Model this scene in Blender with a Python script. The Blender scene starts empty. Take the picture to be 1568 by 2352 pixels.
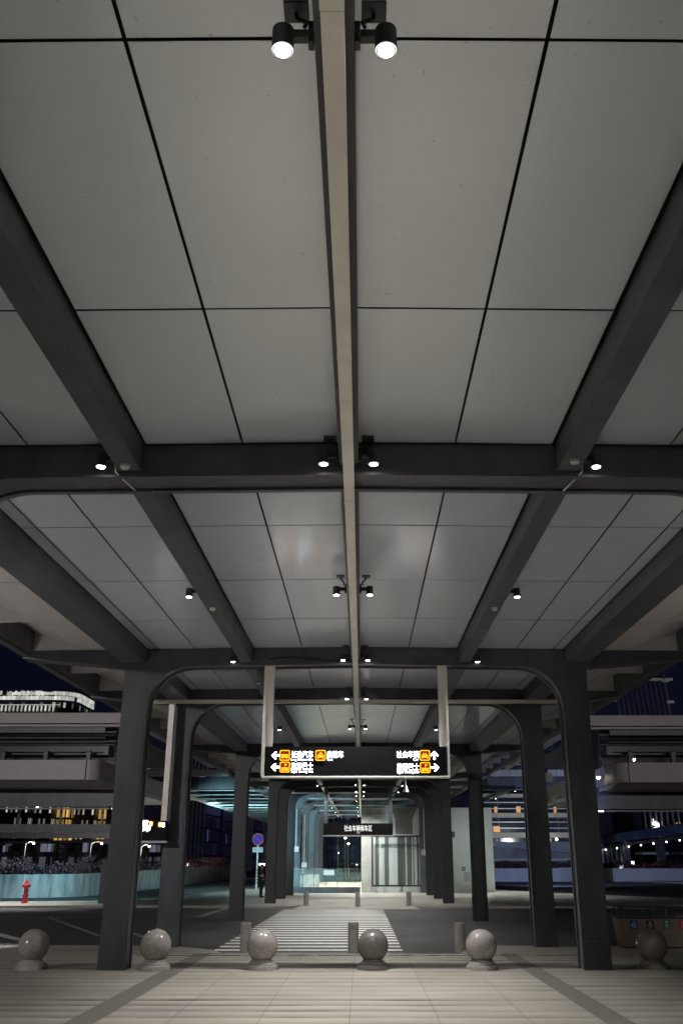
import bpy, bmesh, math, random
from mathutils import Vector, Matrix
R = math.radians
random.seed(11)
S = bpy.context.scene
C = S.collection
# ------------------------------------------------------------------ camera geometry (photo read at 1568 x 2352)
F, VX, CY = 2070.0, 831.0, 1176.0
TH = math.atan((1957 - CY) / F)
CT, ST = math.cos(TH), math.sin(TH)
EYE, K = 1.75, 0.012            # eye height, fall of the ground away from the viewer
XC = -0.13                      # centre line of the canopy
def gz(y, off=0.0): return -K * y + off
def ray(px, py):
    x = (px - VX) / F; y = (CY - py) / F
    return Vector((x, CT - y * ST, ST + y * CT))
def at(px, py, Y):
    d = ray(px, py); t = Y / d.y
    return Vector((d.x * t, Y, EYE + d.z * t))
def zat(py, Y): return at(831, py, Y).z
def xat(px, py, Y): return at(px, py, Y).x
def g(px, py, off=0.0):
    d = ray(px, py); t = (off - EYE) / (d.z + K * d.y)
    return Vector((d.x * t, d.y * t, EYE + d.z * t))
def cz(x): return 5.58 - 0.011 * abs(x - XC)

# ------------------------------------------------------------------ materials
def new_mat(name):
    m = bpy.data.materials.new(name); m.use_nodes = True
    return m, m.node_tree.nodes, m.node_tree.links, m.node_tree.nodes['Principled BSDF']
def mat(name, col, rough=0.5, metal=0.0, var=0.18, scale=3.0, bump=0.0, bscale=40.0, spec=0.5, stretch=None, rvar=1.0):
    m, N, L, P = new_mat(name)
    P.inputs['Roughness'].default_value = rough
    P.inputs['Metallic'].default_value = metal
    P.inputs['Specular IOR Level'].default_value = spec
    tc = N.new('ShaderNodeTexCoord'); mp = N.new('ShaderNodeMapping')
    L.new(tc.outputs['Object'], mp.inputs['Vector'])
    if stretch: mp.inputs['Scale'].default_value = stretch
    nz = N.new('ShaderNodeTexNoise'); nz.inputs['Scale'].default_value = scale
    nz.inputs['Detail'].default_value = 6; nz.inputs['Roughness'].default_value = 0.65
    L.new(mp.outputs[0], nz.inputs['Vector'])
    cr = N.new('ShaderNodeValToRGB')
    cr.color_ramp.elements[0].position = 0.3; cr.color_ramp.elements[1].position = 0.72
    cr.color_ramp.elements[0].color = (*[c * (1 - var) for c in col], 1)
    cr.color_ramp.elements[1].color = (*[min(1, c * (1 + var)) for c in col], 1)
    L.new(nz.outputs['Fac'], cr.inputs[0]); L.new(cr.outputs[0], P.inputs['Base Color'])
    rr = N.new('ShaderNodeMapRange'); rr.inputs['To Min'].default_value = max(0.02, rough - 0.08 * rvar)
    rr.inputs['To Max'].default_value = min(1, rough + 0.1 * rvar)
    L.new(nz.outputs['Fac'], rr.inputs['Value']); L.new(rr.outputs[0], P.inputs['Roughness'])
    if bump > 0:
        n2 = N.new('ShaderNodeTexNoise'); n2.inputs['Scale'].default_value = bscale; n2.inputs['Detail'].default_value = 4
        L.new(tc.outputs['Object'], n2.inputs['Vector'])
        b = N.new('ShaderNodeBump'); b.inputs['Strength'].default_value = bump; b.inputs['Distance'].default_value = 0.01
        L.new(n2.outputs['Fac'], b.inputs['Height']); L.new(b.outputs[0], P.inputs['Normal'])
    return m
def emit(name, col, st):
    m, N, L, P = new_mat(name)
    P.inputs['Base Color'].default_value = (*[0.5 * c for c in col], 1)
    P.inputs['Emission Color'].default_value = (*col, 1)
    P.inputs['Emission Strength'].default_value = st
    return m
def math_node(N, L, op, a, b=None, c=None, clamp=False):
    n = N.new('ShaderNodeMath'); n.operation = op; n.use_clamp = clamp
    for i, v in enumerate((a, b, c)):
        if v is None: continue
        if isinstance(v, (int, float)): n.inputs[i].default_value = v
        else: L.new(v, n.inputs[i])
    return n.outputs[0]
def stone_paving(name, base, row=0.5, wid=1.085, xoff=0.16, banding=1.0):
    m, N, L, P = new_mat(name)
    tc = N.new('ShaderNodeTexCoord'); sp = N.new('ShaderNodeSeparateXYZ'); L.new(tc.outputs['Object'], sp.inputs[0])
    n1 = N.new('ShaderNodeTexNoise'); n1.inputs['Scale'].default_value = 0.55; n1.inputs['Detail'].default_value = 5
    L.new(tc.outputs['Object'], n1.inputs['Vector'])
    mp = N.new('ShaderNodeMapping'); mp.inputs['Scale'].default_value = (0.75, 3.2, 1); L.new(tc.outputs['Object'], mp.inputs['Vector'])
    n2 = N.new('ShaderNodeTexNoise'); n2.inputs['Scale'].default_value = 1.0; n2.inputs['Detail'].default_value = 4; L.new(mp.outputs[0], n2.inputs['Vector'])
    n3 = N.new('ShaderNodeTexNoise'); n3.inputs['Scale'].default_value = 70; n3.inputs['Detail'].default_value = 3; L.new(tc.outputs['Object'], n3.inputs['Vector'])
    wob = math_node(N, L, 'MULTIPLY', math_node(N, L, 'SUBTRACT', n2.outputs['Fac'], 0.5), 0.09)
    yy = math_node(N, L, 'DIVIDE', math_node(N, L, 'ADD', sp.outputs['Y'], wob), row)
    fr = math_node(N, L, 'FRACT', math_node(N, L, 'ADD', yy, 200.0))
    # soft shade of uneven slabs, mixed with soiling, painted towards one row edge
    edge_shade = N.new('ShaderNodeMapRange'); edge_shade.interpolation_type = 'SMOOTHSTEP'
    edge_shade.inputs['From Min'].default_value = 0.75; edge_shade.inputs['From Max'].default_value = 0.0
    L.new(fr, edge_shade.inputs['Value'])
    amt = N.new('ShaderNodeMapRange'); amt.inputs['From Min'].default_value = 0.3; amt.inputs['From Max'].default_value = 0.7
    amt.inputs['To Min'].default_value = 0.30 * banding; amt.inputs['To Max'].default_value = 1.05 * banding
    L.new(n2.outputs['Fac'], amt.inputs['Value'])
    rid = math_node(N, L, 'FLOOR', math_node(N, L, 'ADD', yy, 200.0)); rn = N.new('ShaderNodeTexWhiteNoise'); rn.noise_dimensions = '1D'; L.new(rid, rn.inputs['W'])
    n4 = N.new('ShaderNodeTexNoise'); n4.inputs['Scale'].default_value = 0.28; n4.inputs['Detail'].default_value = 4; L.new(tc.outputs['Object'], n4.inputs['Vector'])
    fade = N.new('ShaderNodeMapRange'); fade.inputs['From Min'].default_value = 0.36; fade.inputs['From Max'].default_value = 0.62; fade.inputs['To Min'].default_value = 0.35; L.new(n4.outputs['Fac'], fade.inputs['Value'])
    shade_dirt = math_node(N, L, 'MULTIPLY', edge_shade.outputs[0], amt.outputs[0])
    shade_dirt = math_node(N, L, 'MULTIPLY', math_node(N, L, 'MULTIPLY', shade_dirt, math_node(N, L, 'ADD', math_node(N, L, 'MULTIPLY', rn.outputs['Value'], 0.9), 0.3)), fade.outputs[0])
    jy = math_node(N, L, 'LESS_THAN', fr, 0.03)
    row_id = math_node(N, L, 'FLOOR', math_node(N, L, 'ADD', yy, 200.0))
    xx = math_node(N, L, 'DIVIDE', math_node(N, L, 'ADD', sp.outputs['X'], xoff), wid)
    fx = math_node(N, L, 'FRACT', math_node(N, L, 'ADD', xx, 400.0))
    jx = math_node(N, L, 'MULTIPLY', math_node(N, L, 'LESS_THAN', fx, 0.011), 0.8)
    joint = math_node(N, L, 'MAXIMUM', math_node(N, L, 'MULTIPLY', jy, 0.25), jx)
    cid = N.new('ShaderNodeCombineXYZ'); L.new(row_id, cid.inputs[1]); L.new(math_node(N, L, 'FLOOR', math_node(N, L, 'ADD', xx, 400.0)), cid.inputs[0])
    wn = N.new('ShaderNodeTexWhiteNoise'); L.new(cid.outputs[0], wn.inputs['Vector'])
    tone = math_node(N, L, 'ADD', math_node(N, L, 'MULTIPLY', wn.outputs['Value'], 0.14), 0.93)
    blot = math_node(N, L, 'ADD', math_node(N, L, 'MULTIPLY', n1.outputs['Fac'], 0.8), 0.6)
    speck = math_node(N, L, 'ADD', math_node(N, L, 'MULTIPLY', n3.outputs['Fac'], 0.3), 0.85)
    v = math_node(N, L, 'MULTIPLY', math_node(N, L, 'MULTIPLY', tone, blot), speck)
    v = math_node(N, L, 'MULTIPLY', v, math_node(N, L, 'SUBTRACT', 1.0, shade_dirt))
    v = math_node(N, L, 'MULTIPLY', v, math_node(N, L, 'SUBTRACT', 1.0, math_node(N, L, 'MULTIPLY', joint, 0.6)))
    mx = N.new('ShaderNodeVectorMath'); mx.operation = 'SCALE'; mx.inputs[0].default_value = base
    L.new(v, mx.inputs['Scale']); L.new(mx.outputs[0], P.inputs['Base Color'])
    P.inputs['Roughness'].default_value = 0.5
    b = N.new('ShaderNodeBump'); b.inputs['Strength'].default_value = 0.25; b.inputs['Distance'].default_value = 0.01
    L.new(math_node(N, L, 'SUBTRACT', n3.outputs['Fac'], joint), b.inputs['Height']); L.new(b.outputs[0], P.inputs['Normal'])
    return m
def granite(name, col, rough):
    m, N, L, P = new_mat(name)
    tc = N.new('ShaderNodeTexCoord')
    v = N.new('ShaderNodeTexVoronoi'); v.inputs['Scale'].default_value = 95; L.new(tc.outputs['Object'], v.inputs['Vector'])
    n = N.new('ShaderNodeTexNoise'); n.inputs['Scale'].default_value = 6; n.inputs['Detail'].default_value = 8; L.new(tc.outputs['Object'], n.inputs['Vector'])
    cr = N.new('ShaderNodeValToRGB'); e = cr.color_ramp.elements
    e[0].position = 0.0; e[0].color = (*[c * 0.35 for c in col], 1)
    e[1].position = 1.0; e[1].color = (*[min(1, c * 1.45) for c in col], 1)
    k = e.new(0.45); k.color = (*col, 1)
    sp = N.new('ShaderNodeSeparateColor'); L.new(v.outputs['Color'], sp.inputs[0])
    f = math_node(N, L, 'ADD', math_node(N, L, 'MULTIPLY', sp.outputs[0], 0.6), math_node(N, L, 'MULTIPLY', n.outputs['Fac'], 0.4))
    L.new(f, cr.inputs[0]); L.new(cr.outputs[0], P.inputs['Base Color'])
    P.inputs['Roughness'].default_value = rough
    return m
def glass_mat(name, col, rough=0.05, alpha=0.35):
    m, N, L, P = new_mat(name)
    P.inputs['Base Color'].default_value = (*col, 1); P.inputs['Roughness'].default_value = rough
    P.inputs['Alpha'].default_value = alpha
    return m
def window_wall(name, wall, pane, sx, sz, lit, litcol, st, mull=0.16, sill=0.3, spark=(3.0, 1.0, 0.12)):
    """facade pattern for far towers: panes between mullions, glowing as lit rooms or as painted ambient glow"""
    m, N, L, P = new_mat(name)
    tc = N.new('ShaderNodeTexCoord'); sp = N.new('ShaderNodeSeparateXYZ'); L.new(tc.outputs['Object'], sp.inputs[0])
    u = math_node(N, L, 'ADD', math_node(N, L, 'DIVIDE', math_node(N, L, 'ADD', sp.outputs['X'], sp.outputs['Y']), sx), 500.0)
    w = math_node(N, L, 'ADD', math_node(N, L, 'DIVIDE', sp.outputs['Z'], sz), 500.0)
    fu = math_node(N, L, 'FRACT', u); fw = math_node(N, L, 'FRACT', w)
    isw = math_node(N, L, 'MULTIPLY', math_node(N, L, 'GREATER_THAN', fu, mull), math_node(N, L, 'GREATER_THAN', fw, sill))
    cid = N.new('ShaderNodeCombineXYZ'); L.new(math_node(N, L, 'FLOOR', u), cid.inputs[0]); L.new(math_node(N, L, 'FLOOR', w), cid.inputs[1])
    wn = N.new('ShaderNodeTexWhiteNoise'); L.new(cid.outputs[0], wn.inputs['Vector'])
    on = math_node(N, L, 'MULTIPLY', math_node(N, L, 'LESS_THAN', wn.outputs['Value'], lit), isw)
    mx = N.new('ShaderNodeMix'); mx.data_type = 'RGBA'; mx.inputs[6].default_value = (*wall, 1); mx.inputs[7].default_value = (*pane, 1)
    L.new(isw, mx.inputs[0]); L.new(mx.outputs[2], P.inputs['Base Color'])
    rg = math_node(N, L, 'SUBTRACT', 0.7, math_node(N, L, 'MULTIPLY', isw, 0.55)); L.new(rg, P.inputs['Roughness'])
    P.inputs['Emission Color'].default_value = (*litcol, 1)
    w2 = N.new('ShaderNodeTexWhiteNoise'); L.new(wn.outputs['Color'], w2.inputs['Vector'])
    br = math_node(N, L, 'ADD', math_node(N, L, 'MULTIPLY', math_node(N, L, 'POWER', w2.outputs['Value'], spark[0]), spark[1]), spark[2])
    L.new(math_node(N, L, 'MULTIPLY', math_node(N, L, 'MULTIPLY', on, st), br), P.inputs['Emission Strength'])
    return m

M = {}
M['ceiling'] = mat('ceiling_panel_paint', (0.635, 0.695, 0.79), 0.20, 0, 0.025, 0.8, 0.0, 6.0, spec=1.0, rvar=0.12)
_m = M['ceiling']; _m.node_tree.nodes['Principled BSDF'].inputs['IOR'].default_value = 2.1; _N, _L = _m.node_tree.nodes, _m.node_tree.links; _P = _N['Principled BSDF']
_g = _N.new('ShaderNodeNewGeometry'); _src = _P.inputs['Base Color'].links[0].from_socket
_sc = _N.new('ShaderNodeVectorMath'); _sc.operation = 'SCALE'; _L.new(_src, _sc.inputs[0])
_tc = _N.new('ShaderNodeTexCoord'); _n1 = _N.new('ShaderNodeTexNoise'); _n1.inputs['Scale'].default_value = 26; _n1.inputs['Detail'].default_value = 2; _L.new(_tc.outputs['Object'], _n1.inputs['Vector'])
_n2 = _N.new('ShaderNodeTexNoise'); _n2.inputs['Scale'].default_value = 0.35; _n2.inputs['Detail'].default_value = 3; _L.new(_tc.outputs['Object'], _n2.inputs['Vector'])
_scuff = math_node(_N, _L, 'MULTIPLY', math_node(_N, _L, 'GREATER_THAN', _n1.outputs['Fac'], 0.745), 0.35)
_tone = math_node(_N, _L, 'ADD', math_node(_N, _L, 'MULTIPLY', _g.outputs['Random Per Island'], 0.07), 0.90)
_tone = math_node(_N, _L, 'ADD', _tone, math_node(_N, _L, 'MULTIPLY', math_node(_N, _L, 'SUBTRACT', _n2.outputs['Fac'], 0.5), 0.16))
_L.new(math_node(_N, _L, 'MULTIPLY', _tone, math_node(_N, _L, 'SUBTRACT', 1.0, _scuff)), _sc.inputs['Scale']); _L.new(_sc.outputs[0], _P.inputs['Base Color'])
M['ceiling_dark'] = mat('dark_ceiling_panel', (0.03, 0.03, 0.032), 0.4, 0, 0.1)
M['seam'] = mat('seam_void', (0.01, 0.01, 0.01), 0.9)
M['soffit'] = mat('soffit_metal', (0.55, 0.525, 0.52), 0.45, 0, 0.08)
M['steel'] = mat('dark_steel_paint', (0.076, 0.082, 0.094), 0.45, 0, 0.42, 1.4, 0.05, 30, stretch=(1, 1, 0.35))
M['steel_shaded'] = mat('shaded_dark_steel', (0.022, 0.024, 0.030), 0.45, 0, 0.25, 1.6)  # same frame steel darkened, painting the far frames as shaded
M['steel2'] = mat('charcoal_steel', (0.03, 0.03, 0.031), 0.4, 0, 0.2)
M['tray'] = mat('cream_tray_paint', (0.90, 0.87, 0.80), 0.42, 0, 0.1, 2.0)
M['fixture'] = mat('fixture_glare_grey', (0.05, 0.05, 0.052), 0.4, 0, 0.1)  # black housing lifted to grey to imitate glare from the lens
M['black'] = mat('black_metal', (0.015, 0.015, 0.016), 0.35)
M['signblack'] = mat('sign_black_face', (0.007, 0.007, 0.008), 0.6, spec=0.15)
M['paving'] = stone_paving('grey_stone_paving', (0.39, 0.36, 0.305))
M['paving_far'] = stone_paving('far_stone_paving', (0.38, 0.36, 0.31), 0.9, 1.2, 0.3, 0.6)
M['band'] = mat('dark_stone_band', (0.17, 0.155, 0.135), 0.55, 0, 0.2, 5, 0.15, 60)
M['kerb'] = mat('kerb_stone', (0.3, 0.28, 0.25), 0.6, 0, 0.2, 4, 0.2, 40)
M['asphalt'] = mat('asphalt', (0.066, 0.065, 0.063), 0.62, 0, 0.5, 0.7, 0.5, 90)
M['paint'] = mat('road_paint', (0.82, 0.80, 0.75), 0.55, 0, 0.25, 7, 0.2, 60)
M['paint_dull'] = mat('worn_road_paint', (0.35, 0.35, 0.34), 0.6, 0, 0.35, 6)
M['granite'] = granite('polished_granite', (0.36, 0.33, 0.31), 0.16)
M['granite2'] = granite('rough_granite', (0.36, 0.33, 0.31), 0.4)
M['concrete'] = mat('concrete', (0.34, 0.33, 0.31), 0.75, 0, 0.25, 0.6, 0.2, 12)
M['pale'] = mat('pale_cladding', (0.50, 0.51, 0.49), 0.5, 0, 0.08, 0.7)
M['brown'] = mat('brown_cladding', (0.16, 0.135, 0.12), 0.5, 0, 0.1)
M['pinkish'] = mat('greige_fascia', (0.35, 0.32, 0.315), 0.5, 0, 0.1, 0.8)
M['render'] = mat('stained_render', (0.42, 0.43, 0.42), 0.8, 0, 0.55, 1.7, 0.2, 10, stretch=(1.2, 1.2, 0.25))
M['red'] = mat('red_paint', (0.34, 0.012, 0.018), 0.3, 0, 0.1)
M['bin'] = mat('brown_stainless', (0.30, 0.24, 0.19), 0.32, 0.4, 0.12, 2.0)
M['white'] = mat('white_paint', (0.72, 0.72, 0.70), 0.45, 0, 0.05)
M['whitemetal'] = mat('light_grey_metal', (0.5, 0.5, 0.5), 0.4, 0.3, 0.1)
M['chrome'] = mat('brushed_steel', (0.55, 0.54, 0.52), 0.25, 0.9, 0.1)
M['uniform'] = mat('dark_uniform_cloth', (0.012, 0.013, 0.016), 0.85, 0, 0.3, 20)
M['hedge'] = mat('purple_blossom', (0.24, 0.10, 0.14), 0.7, 0, 0.5, 3)
M['leaf'] = mat('dark_leaf', (0.045, 0.05, 0.035), 0.6, 0, 0.4, 3)
M['redleaf'] = mat('red_leaf', (0.15, 0.03, 0.03), 0.6, 0, 0.4, 3)
M['glass'] = glass_mat('barrier_glass', (0.35, 0.5, 0.46), 0.04, 0.22)
M['darkglass'] = mat('dark_glass', (0.012, 0.018, 0.035), 0.08, 0, 0.3, 0.5)
M['blueglass'] = mat('blue_grey_glass', (0.04, 0.06, 0.10), 0.12, 0, 0.3, 0.4)
M['lens'] = emit('lamp_lens', (1.0, 0.97, 0.90), 45)
M['text'] = emit('backlit_white', (0.90, 0.95, 1.0), 9.0)
M['yellow'] = emit('backlit_yellow', (1.0, 0.48, 0.012), 1.5)
M['deepred'] = emit('backlit_deep_red', (0.45, 0.025, 0.0), 0.4)
M['dimtext'] = emit('dim_lit_white', (0.9, 0.9, 0.88), 0.85)
M['warm'] = emit('warm_reflection_glow', (1.0, 0.62, 0.18), 1.3)
M['cool'] = emit('cool_room_reflection_glow', (0.85, 0.9, 1.0), 1.3)
M['bulb'] = emit('street_lamp_glow', (1.0, 0.93, 0.82), 9)
M['orange'] = emit('orange_light', (1.0, 0.5, 0.18), 0.5)
M['strip'] = emit('light_strip', (0.9, 0.92, 1.0), 1.6)
M['crown'] = window_wall('lit_crown', (.1, .1, .1), (.3, .3, .28), 3.2, 3.4, .98, (.95, .98, .88), 1.0, .06, .06, (1.0, .4, .35))

# ------------------------------------------------------------------ mesh helpers
ORG = {}
class MB:
    def __init__(self): self.b = bmesh.new()
    def quad(self, pts):
        vs = [self.b.verts.new(Vector(p)) for p in pts]; self.b.faces.new(vs); return self
    def box(self, x0, x1, y0, y1, z0, z1, mtx=None):
        P = [Vector((x, y, z)) for z in (z0, z1) for y in (y0, y1) for x in (x0, x1)]
        if mtx is not None: P = [mtx @ p for p in P]
        v = [self.b.verts.new(p) for p in P]
        for f in ((0, 2, 3, 1), (4, 5, 7, 6), (0, 1, 5, 4), (2, 6, 7, 3), (0, 4, 6, 2), (1, 3, 7, 5)):
            self.b.faces.new([v[i] for i in f])
        return self
    def prism(self, pts, vec):
        """polygon pts (3D, flat) pushed along vec"""
        vec = Vector(vec); a = [self.b.verts.new(Vector(p)) for p in pts]; c = [self.b.verts.new(Vector(p) + vec) for p in pts]
        n = len(a); self.b.faces.new(a[::-1]); self.b.faces.new(c)
        for i in range(n): self.b.faces.new((a[i], a[(i + 1) % n], c[(i + 1) % n], c[i]))
        return self
    def strip(self, A, B, vec):
        """wall between two matched 3D paths A,B thickened along vec"""
        vec = Vector(vec); n = len(A)
        V = [[self.b.verts.new(Vector(p) + (vec if k else Vector())) for p in path] for path in (A, B) for k in (0, 1)]
        a0, a1, b0, b1 = V
        for i in range(n - 1):
            for q in ((a0[i], a0[i + 1], b0[i + 1], b0[i]), (a1[i + 1], a1[i], b1[i], b1[i + 1]),
                      (a1[i], a1[i + 1], a0[i + 1], a0[i]), (b0[i], b0[i + 1], b1[i + 1], b1[i])):
                self.b.faces.new(q)
        self.b.faces.new((a0[0], b0[0], b1[0], a1[0])); self.b.faces.new((a0[-1], a1[-1], b1[-1], b0[-1]))
        return self
    def cyl(self, p0, p1, r0, r1=None, n=12, caps=True):
        r1 = r0 if r1 is None else r1
        p0, p1 = Vector(p0), Vector(p1); d = (p1 - p0).normalized()
        u = d.orthogonal().normalized(); w = d.cross(u)
        A = [self.b.verts.new(p0 + (u * math.cos(2 * math.pi * i / n) + w * math.sin(2 * math.pi * i / n)) * r0) for i in range(n)]
        B = [self.b.verts.new(p1 + (u * math.cos(2 * math.pi * i / n) + w * math.sin(2 * math.pi * i / n)) * r1) for i in range(n)]
        for i in range(n): self.b.faces.new((A[i], A[(i + 1) % n], B[(i + 1) % n], B[i]))
        if caps: self.b.faces.new(A[::-1]); self.b.faces.new(B)
        return self
    def tube(self, pts, r, n=8):
        pts = [Vector(p) for p in pts]; rings = []
        for i, p in enumerate(pts):
            d = (pts[min(i + 1, len(pts) - 1)] - pts[max(i - 1, 0)]).normalized()
            u = d.cross(Vector((0.3, 0.9, 0.1))).normalized(); w = d.cross(u)
            rings.append([self.b.verts.new(p + (u * math.cos(2 * math.pi * k / n) + w * math.sin(2 * math.pi * k / n)) * r) for k in range(n)])
        for a, c in zip(rings, rings[1:]):
            for k in range(n): self.b.faces.new((a[k], a[(k + 1) % n], c[(k + 1) % n], c[k]))
        self.b.faces.new(rings[0][::-1]); self.b.faces.new(rings[-1]); return self
    def lathe(self, prof, c=(0, 0, 0), n=32):
        c = Vector(c); rings = []
        for r, z in prof:
            if r < 1e-5: rings.append([self.b.verts.new(c + Vector((0, 0, z)))])
            else: rings.append([self.b.verts.new(c + Vector((r * math.cos(2 * math.pi * k / n), r * math.sin(2 * math.pi * k / n), z))) for k in range(n)])
        for a, d in zip(rings, rings[1:]):
            for k in range(n):
                k2 = (k + 1) % n
                if len(a) == 1: self.b.faces.new((a[0], d[k2], d[k]))
                elif len(d) == 1: self.b.faces.new((a[k], a[k2], d[0]))
                else: self.b.faces.new((a[k], a[k2], d[k2], d[k]))
        if len(rings[0]) > 1: self.b.faces.new(rings[0][::-1])
        if len(rings[-1]) > 1: self.b.faces.new(rings[-1])
        return self
    def ball(self, c, r, sz=(1, 1, 1), u=16, v=10):
        bmesh.ops.create_uvsphere(self.b, u_segments=u, v_segments=v, radius=r, matrix=Matrix.Translation(Vector(c)) @ Matrix.Diagonal((*sz, 1)))
        return self
    def build(self, name, m, parent=None, bevel=0, seg=2, smooth=False, fix=True):
        if fix: bmesh.ops.recalc_face_normals(self.b, faces=self.b.faces)
        if bevel:
            es = [e for e in self.b.edges if len(e.link_faces) == 2 and e.calc_face_angle(0) > R(40)]
            bmesh.ops.bevel(self.b, geom=es, offset=bevel, segments=seg, affect='EDGES', clamp_overlap=True)
        org = ORG.get(parent.name) if parent is not None else None
        if org is not None: bmesh.ops.translate(self.b, verts=self.b.verts, vec=-org)
        me = bpy.data.meshes.new(name); self.b.to_mesh(me); self.b.free()
        if m is not None: me.materials.append(m)
        if smooth:
            for p in me.polygons: p.use_smooth = True
            me.set_sharp_from_angle(angle=R(35))
        o = bpy.data.objects.new(name, me); C.objects.link(o)
        if parent is not None:
            o.parent = parent
            if org is not None: ORG[o.name] = org
        return o
def thing(name, label, cat, loc=(0, 0, 0), group=None, world=True):
    o = bpy.data.objects.new(name, None); C.objects.link(o); o.location = loc
    o.empty_display_size = 0.2
    o['label'] = label; o['category'] = cat
    if group: o['group'] = group
    ORG[o.name] = Vector(loc) if world else Vector((0, 0, 0))
    return o
def tag(o, label, cat, group=None):
    o['label'] = label; o['category'] = cat
    if group: o['group'] = group
    return o
def struct(o, kind='structure'): o['kind'] = kind; return o
def dup(o, parent=None, loc=None, label=None, group=None):
    c = o.copy(); C.objects.link(c)
    if parent is not None: c.parent = parent
    if loc is not None: c.location = loc
    if label: c['label'] = label
    if group: c['group'] = group
    for ch in list(o.children): dup(ch, c)
    return c
def text_mesh(body, size, m, name, parent, origin, align='LEFT', bold=0.0, right=Vector((1, 0, 0)), up=Vector((0, 0, 1)), width=None):
    cu = bpy.data.curves.new('tmp_text', 'FONT'); cu.body = body; cu.size = size; cu.align_x = align
    cu.resolution_u = 2; cu.offset = bold
    t = bpy.data.objects.new('tmp_text', cu); C.objects.link(t); bpy.context.view_layer.update()
    me = bpy.data.meshes.new_from_object(t.evaluated_get(bpy.context.evaluated_depsgraph_get()))
    bpy.data.objects.remove(t); bpy.data.curves.remove(cu)
    me.name = name; me.materials.clear(); me.materials.append(m)
    sx = 1.0
    if width:
        xs = [v.co.x for v in me.vertices]; w = max(xs) - min(xs); sx = width / w
    org = ORG.get(parent.name, Vector())
    for v in me.vertices: v.co = Vector(origin) + right * (v.co.x * sx) + up * v.co.y - org
    o = bpy.data.objects.new(name, me); C.objects.link(o); o.parent = parent; ORG[o.name] = org
    return o

# ------------------------------------------------------------------ ground
RO = -0.10      # the road lies a kerb lower than the paving
def sheet(name, pts, off, m, kind='structure', parent=None, thick=None):
    mb = MB(); P = [Vector((x, y, gz(y, off))) for x, y in pts]
    if thick: mb.prism([p - Vector((0, 0, thick)) for p in P], (0, 0, thick))
    else: mb.quad(P)
    o = mb.build(name, m, parent)
    if kind: o['kind'] = kind
    return o
sheet('road', [(-1500, -60), (1500, -60), (1500, 2500), (-1500, 2500)], RO, M['asphalt'])
plaza = [(-60, -50), (60, -50), (60, 22.9), (3.0, 22.9), (2.35, 22.3), (2.1, 21.2), (-2.95, 21.2), (-3.3, 22.0), (-4.2, 22.9), (-60, 22.9)]
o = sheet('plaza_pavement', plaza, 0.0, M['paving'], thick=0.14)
# dropped kerb ramp between the bollards
mb = MB()
mb.quad([Vector((-2.95, 21.2, gz(21.2))), Vector((2.1, 21.2, gz(21.2))), Vector((2.35, 21.75, gz(21.75, RO + 0.006))), Vector((-3.2, 21.75, gz(21.75, RO + 0.006)))])
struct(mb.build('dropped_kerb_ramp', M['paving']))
mb = MB()
for pth in ([(3.0, 22.9), (60, 22.9)], [(-60, 22.9), (-4.2, 22.9)]):
    (x0, y0), (x1, y1) = pth
    n = int((x1 - x0) / 1.0)
    for i in range(n):
        a = x0 + (x1 - x0) * i / n; c = x0 + (x1 - x0) * (i + 1) / n
        mb.box(a + .004, c - .004, y0 + .003, y0 + .17, gz(y0, -0.2), gz(y0, 0.004))
struct(mb.build('kerb', M['kerb'], bevel=0.012))
# dark stone bands running away through the plaza
for k, (x0, x1) in enumerate(((-3.52, -3.16), (2.88, 3.22))):
    struct(sheet('stone_band', [(x0, -50), (x1, -50), (x1, 21.15), (x0, 21.15)], 0.004, M['band']))
# far pavement on the other side of the crossing, with its own dropped kerb
far_edge = 44.4
farp = [(-4.6, far_edge), (-3.0, far_edge + .2), (-2.7, far_edge + 1.2), (2.3, far_edge + 1.2), (2.5, far_edge + .2), (4.2, far_edge), (13, far_edge), (17, 47), (19, 52), (13, 64), (9, 75), (9, 140), (-5.5, 140), (-8, 80), (-10.5, 62), (-12, 50), (-9.5, 45.6), (-7.0, far_edge)]
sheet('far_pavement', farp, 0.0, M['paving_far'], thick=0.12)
mb = MB(); mb.quad([Vector((-2.7, far_edge + 1.2, gz(45.6))), Vector((2.3, far_edge + 1.2, gz(45.6))), Vector((2.6, 43.6, gz(43.6, RO + .006))), Vector((-3.1, 43.6, gz(43.6, RO + .006)))])
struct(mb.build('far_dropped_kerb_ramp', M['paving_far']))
# zebra crossing
mb = MB(); y = 21.95
while y < 43.2:
    mb.quad([(-3.42, y, gz(y, RO + .005)), (0.93, y, gz(y, RO + .005)), (0.93, y + .44, gz(y + .44, RO + .005)), (-3.42, y + .44, gz(y + .44, RO + .005))])
    y += 0.94
struct(mb.build('zebra_crossing', M['paint']))
# lane lines on the road at both sides
def line(px0, py0, px1, py1, w, m='paint_dull', name='lane_line'):
    a, b = g(px0, py0, RO + .006), g(px1, py1, RO + .006); d = (b - a); d.z = 0; n = Vector((-d.y, d.x, 0)).normalized() * w / 2
    mb = MB(); P = [a - n, b - n, b + n, a + n]
    for p in P: p.z = gz(p.y, RO + .006)
    struct(mb.quad(P).build(name, M[m]))
line(-160, 2098, 232, 2096, .14); line(-160, 2108, 225, 2107, .12); line(110, 2106, 230, 2150, .16)
line(-120, 2116, 60, 2162, .3, 'paint'); line(300, 2141, 340, 2156, .16); line(300, 2106, 340, 2106, .14)
line(415, 2106, 470, 2106, .14); line(455, 2106, 524, 2085, .3); line(300, 2089, 360, 2089, .15)
line(1165, 2111, 1236, 2112, .14); line(1274, 2113, 1420, 2113, .14); line(1330, 2100, 1568, 2100, .14)
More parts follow.
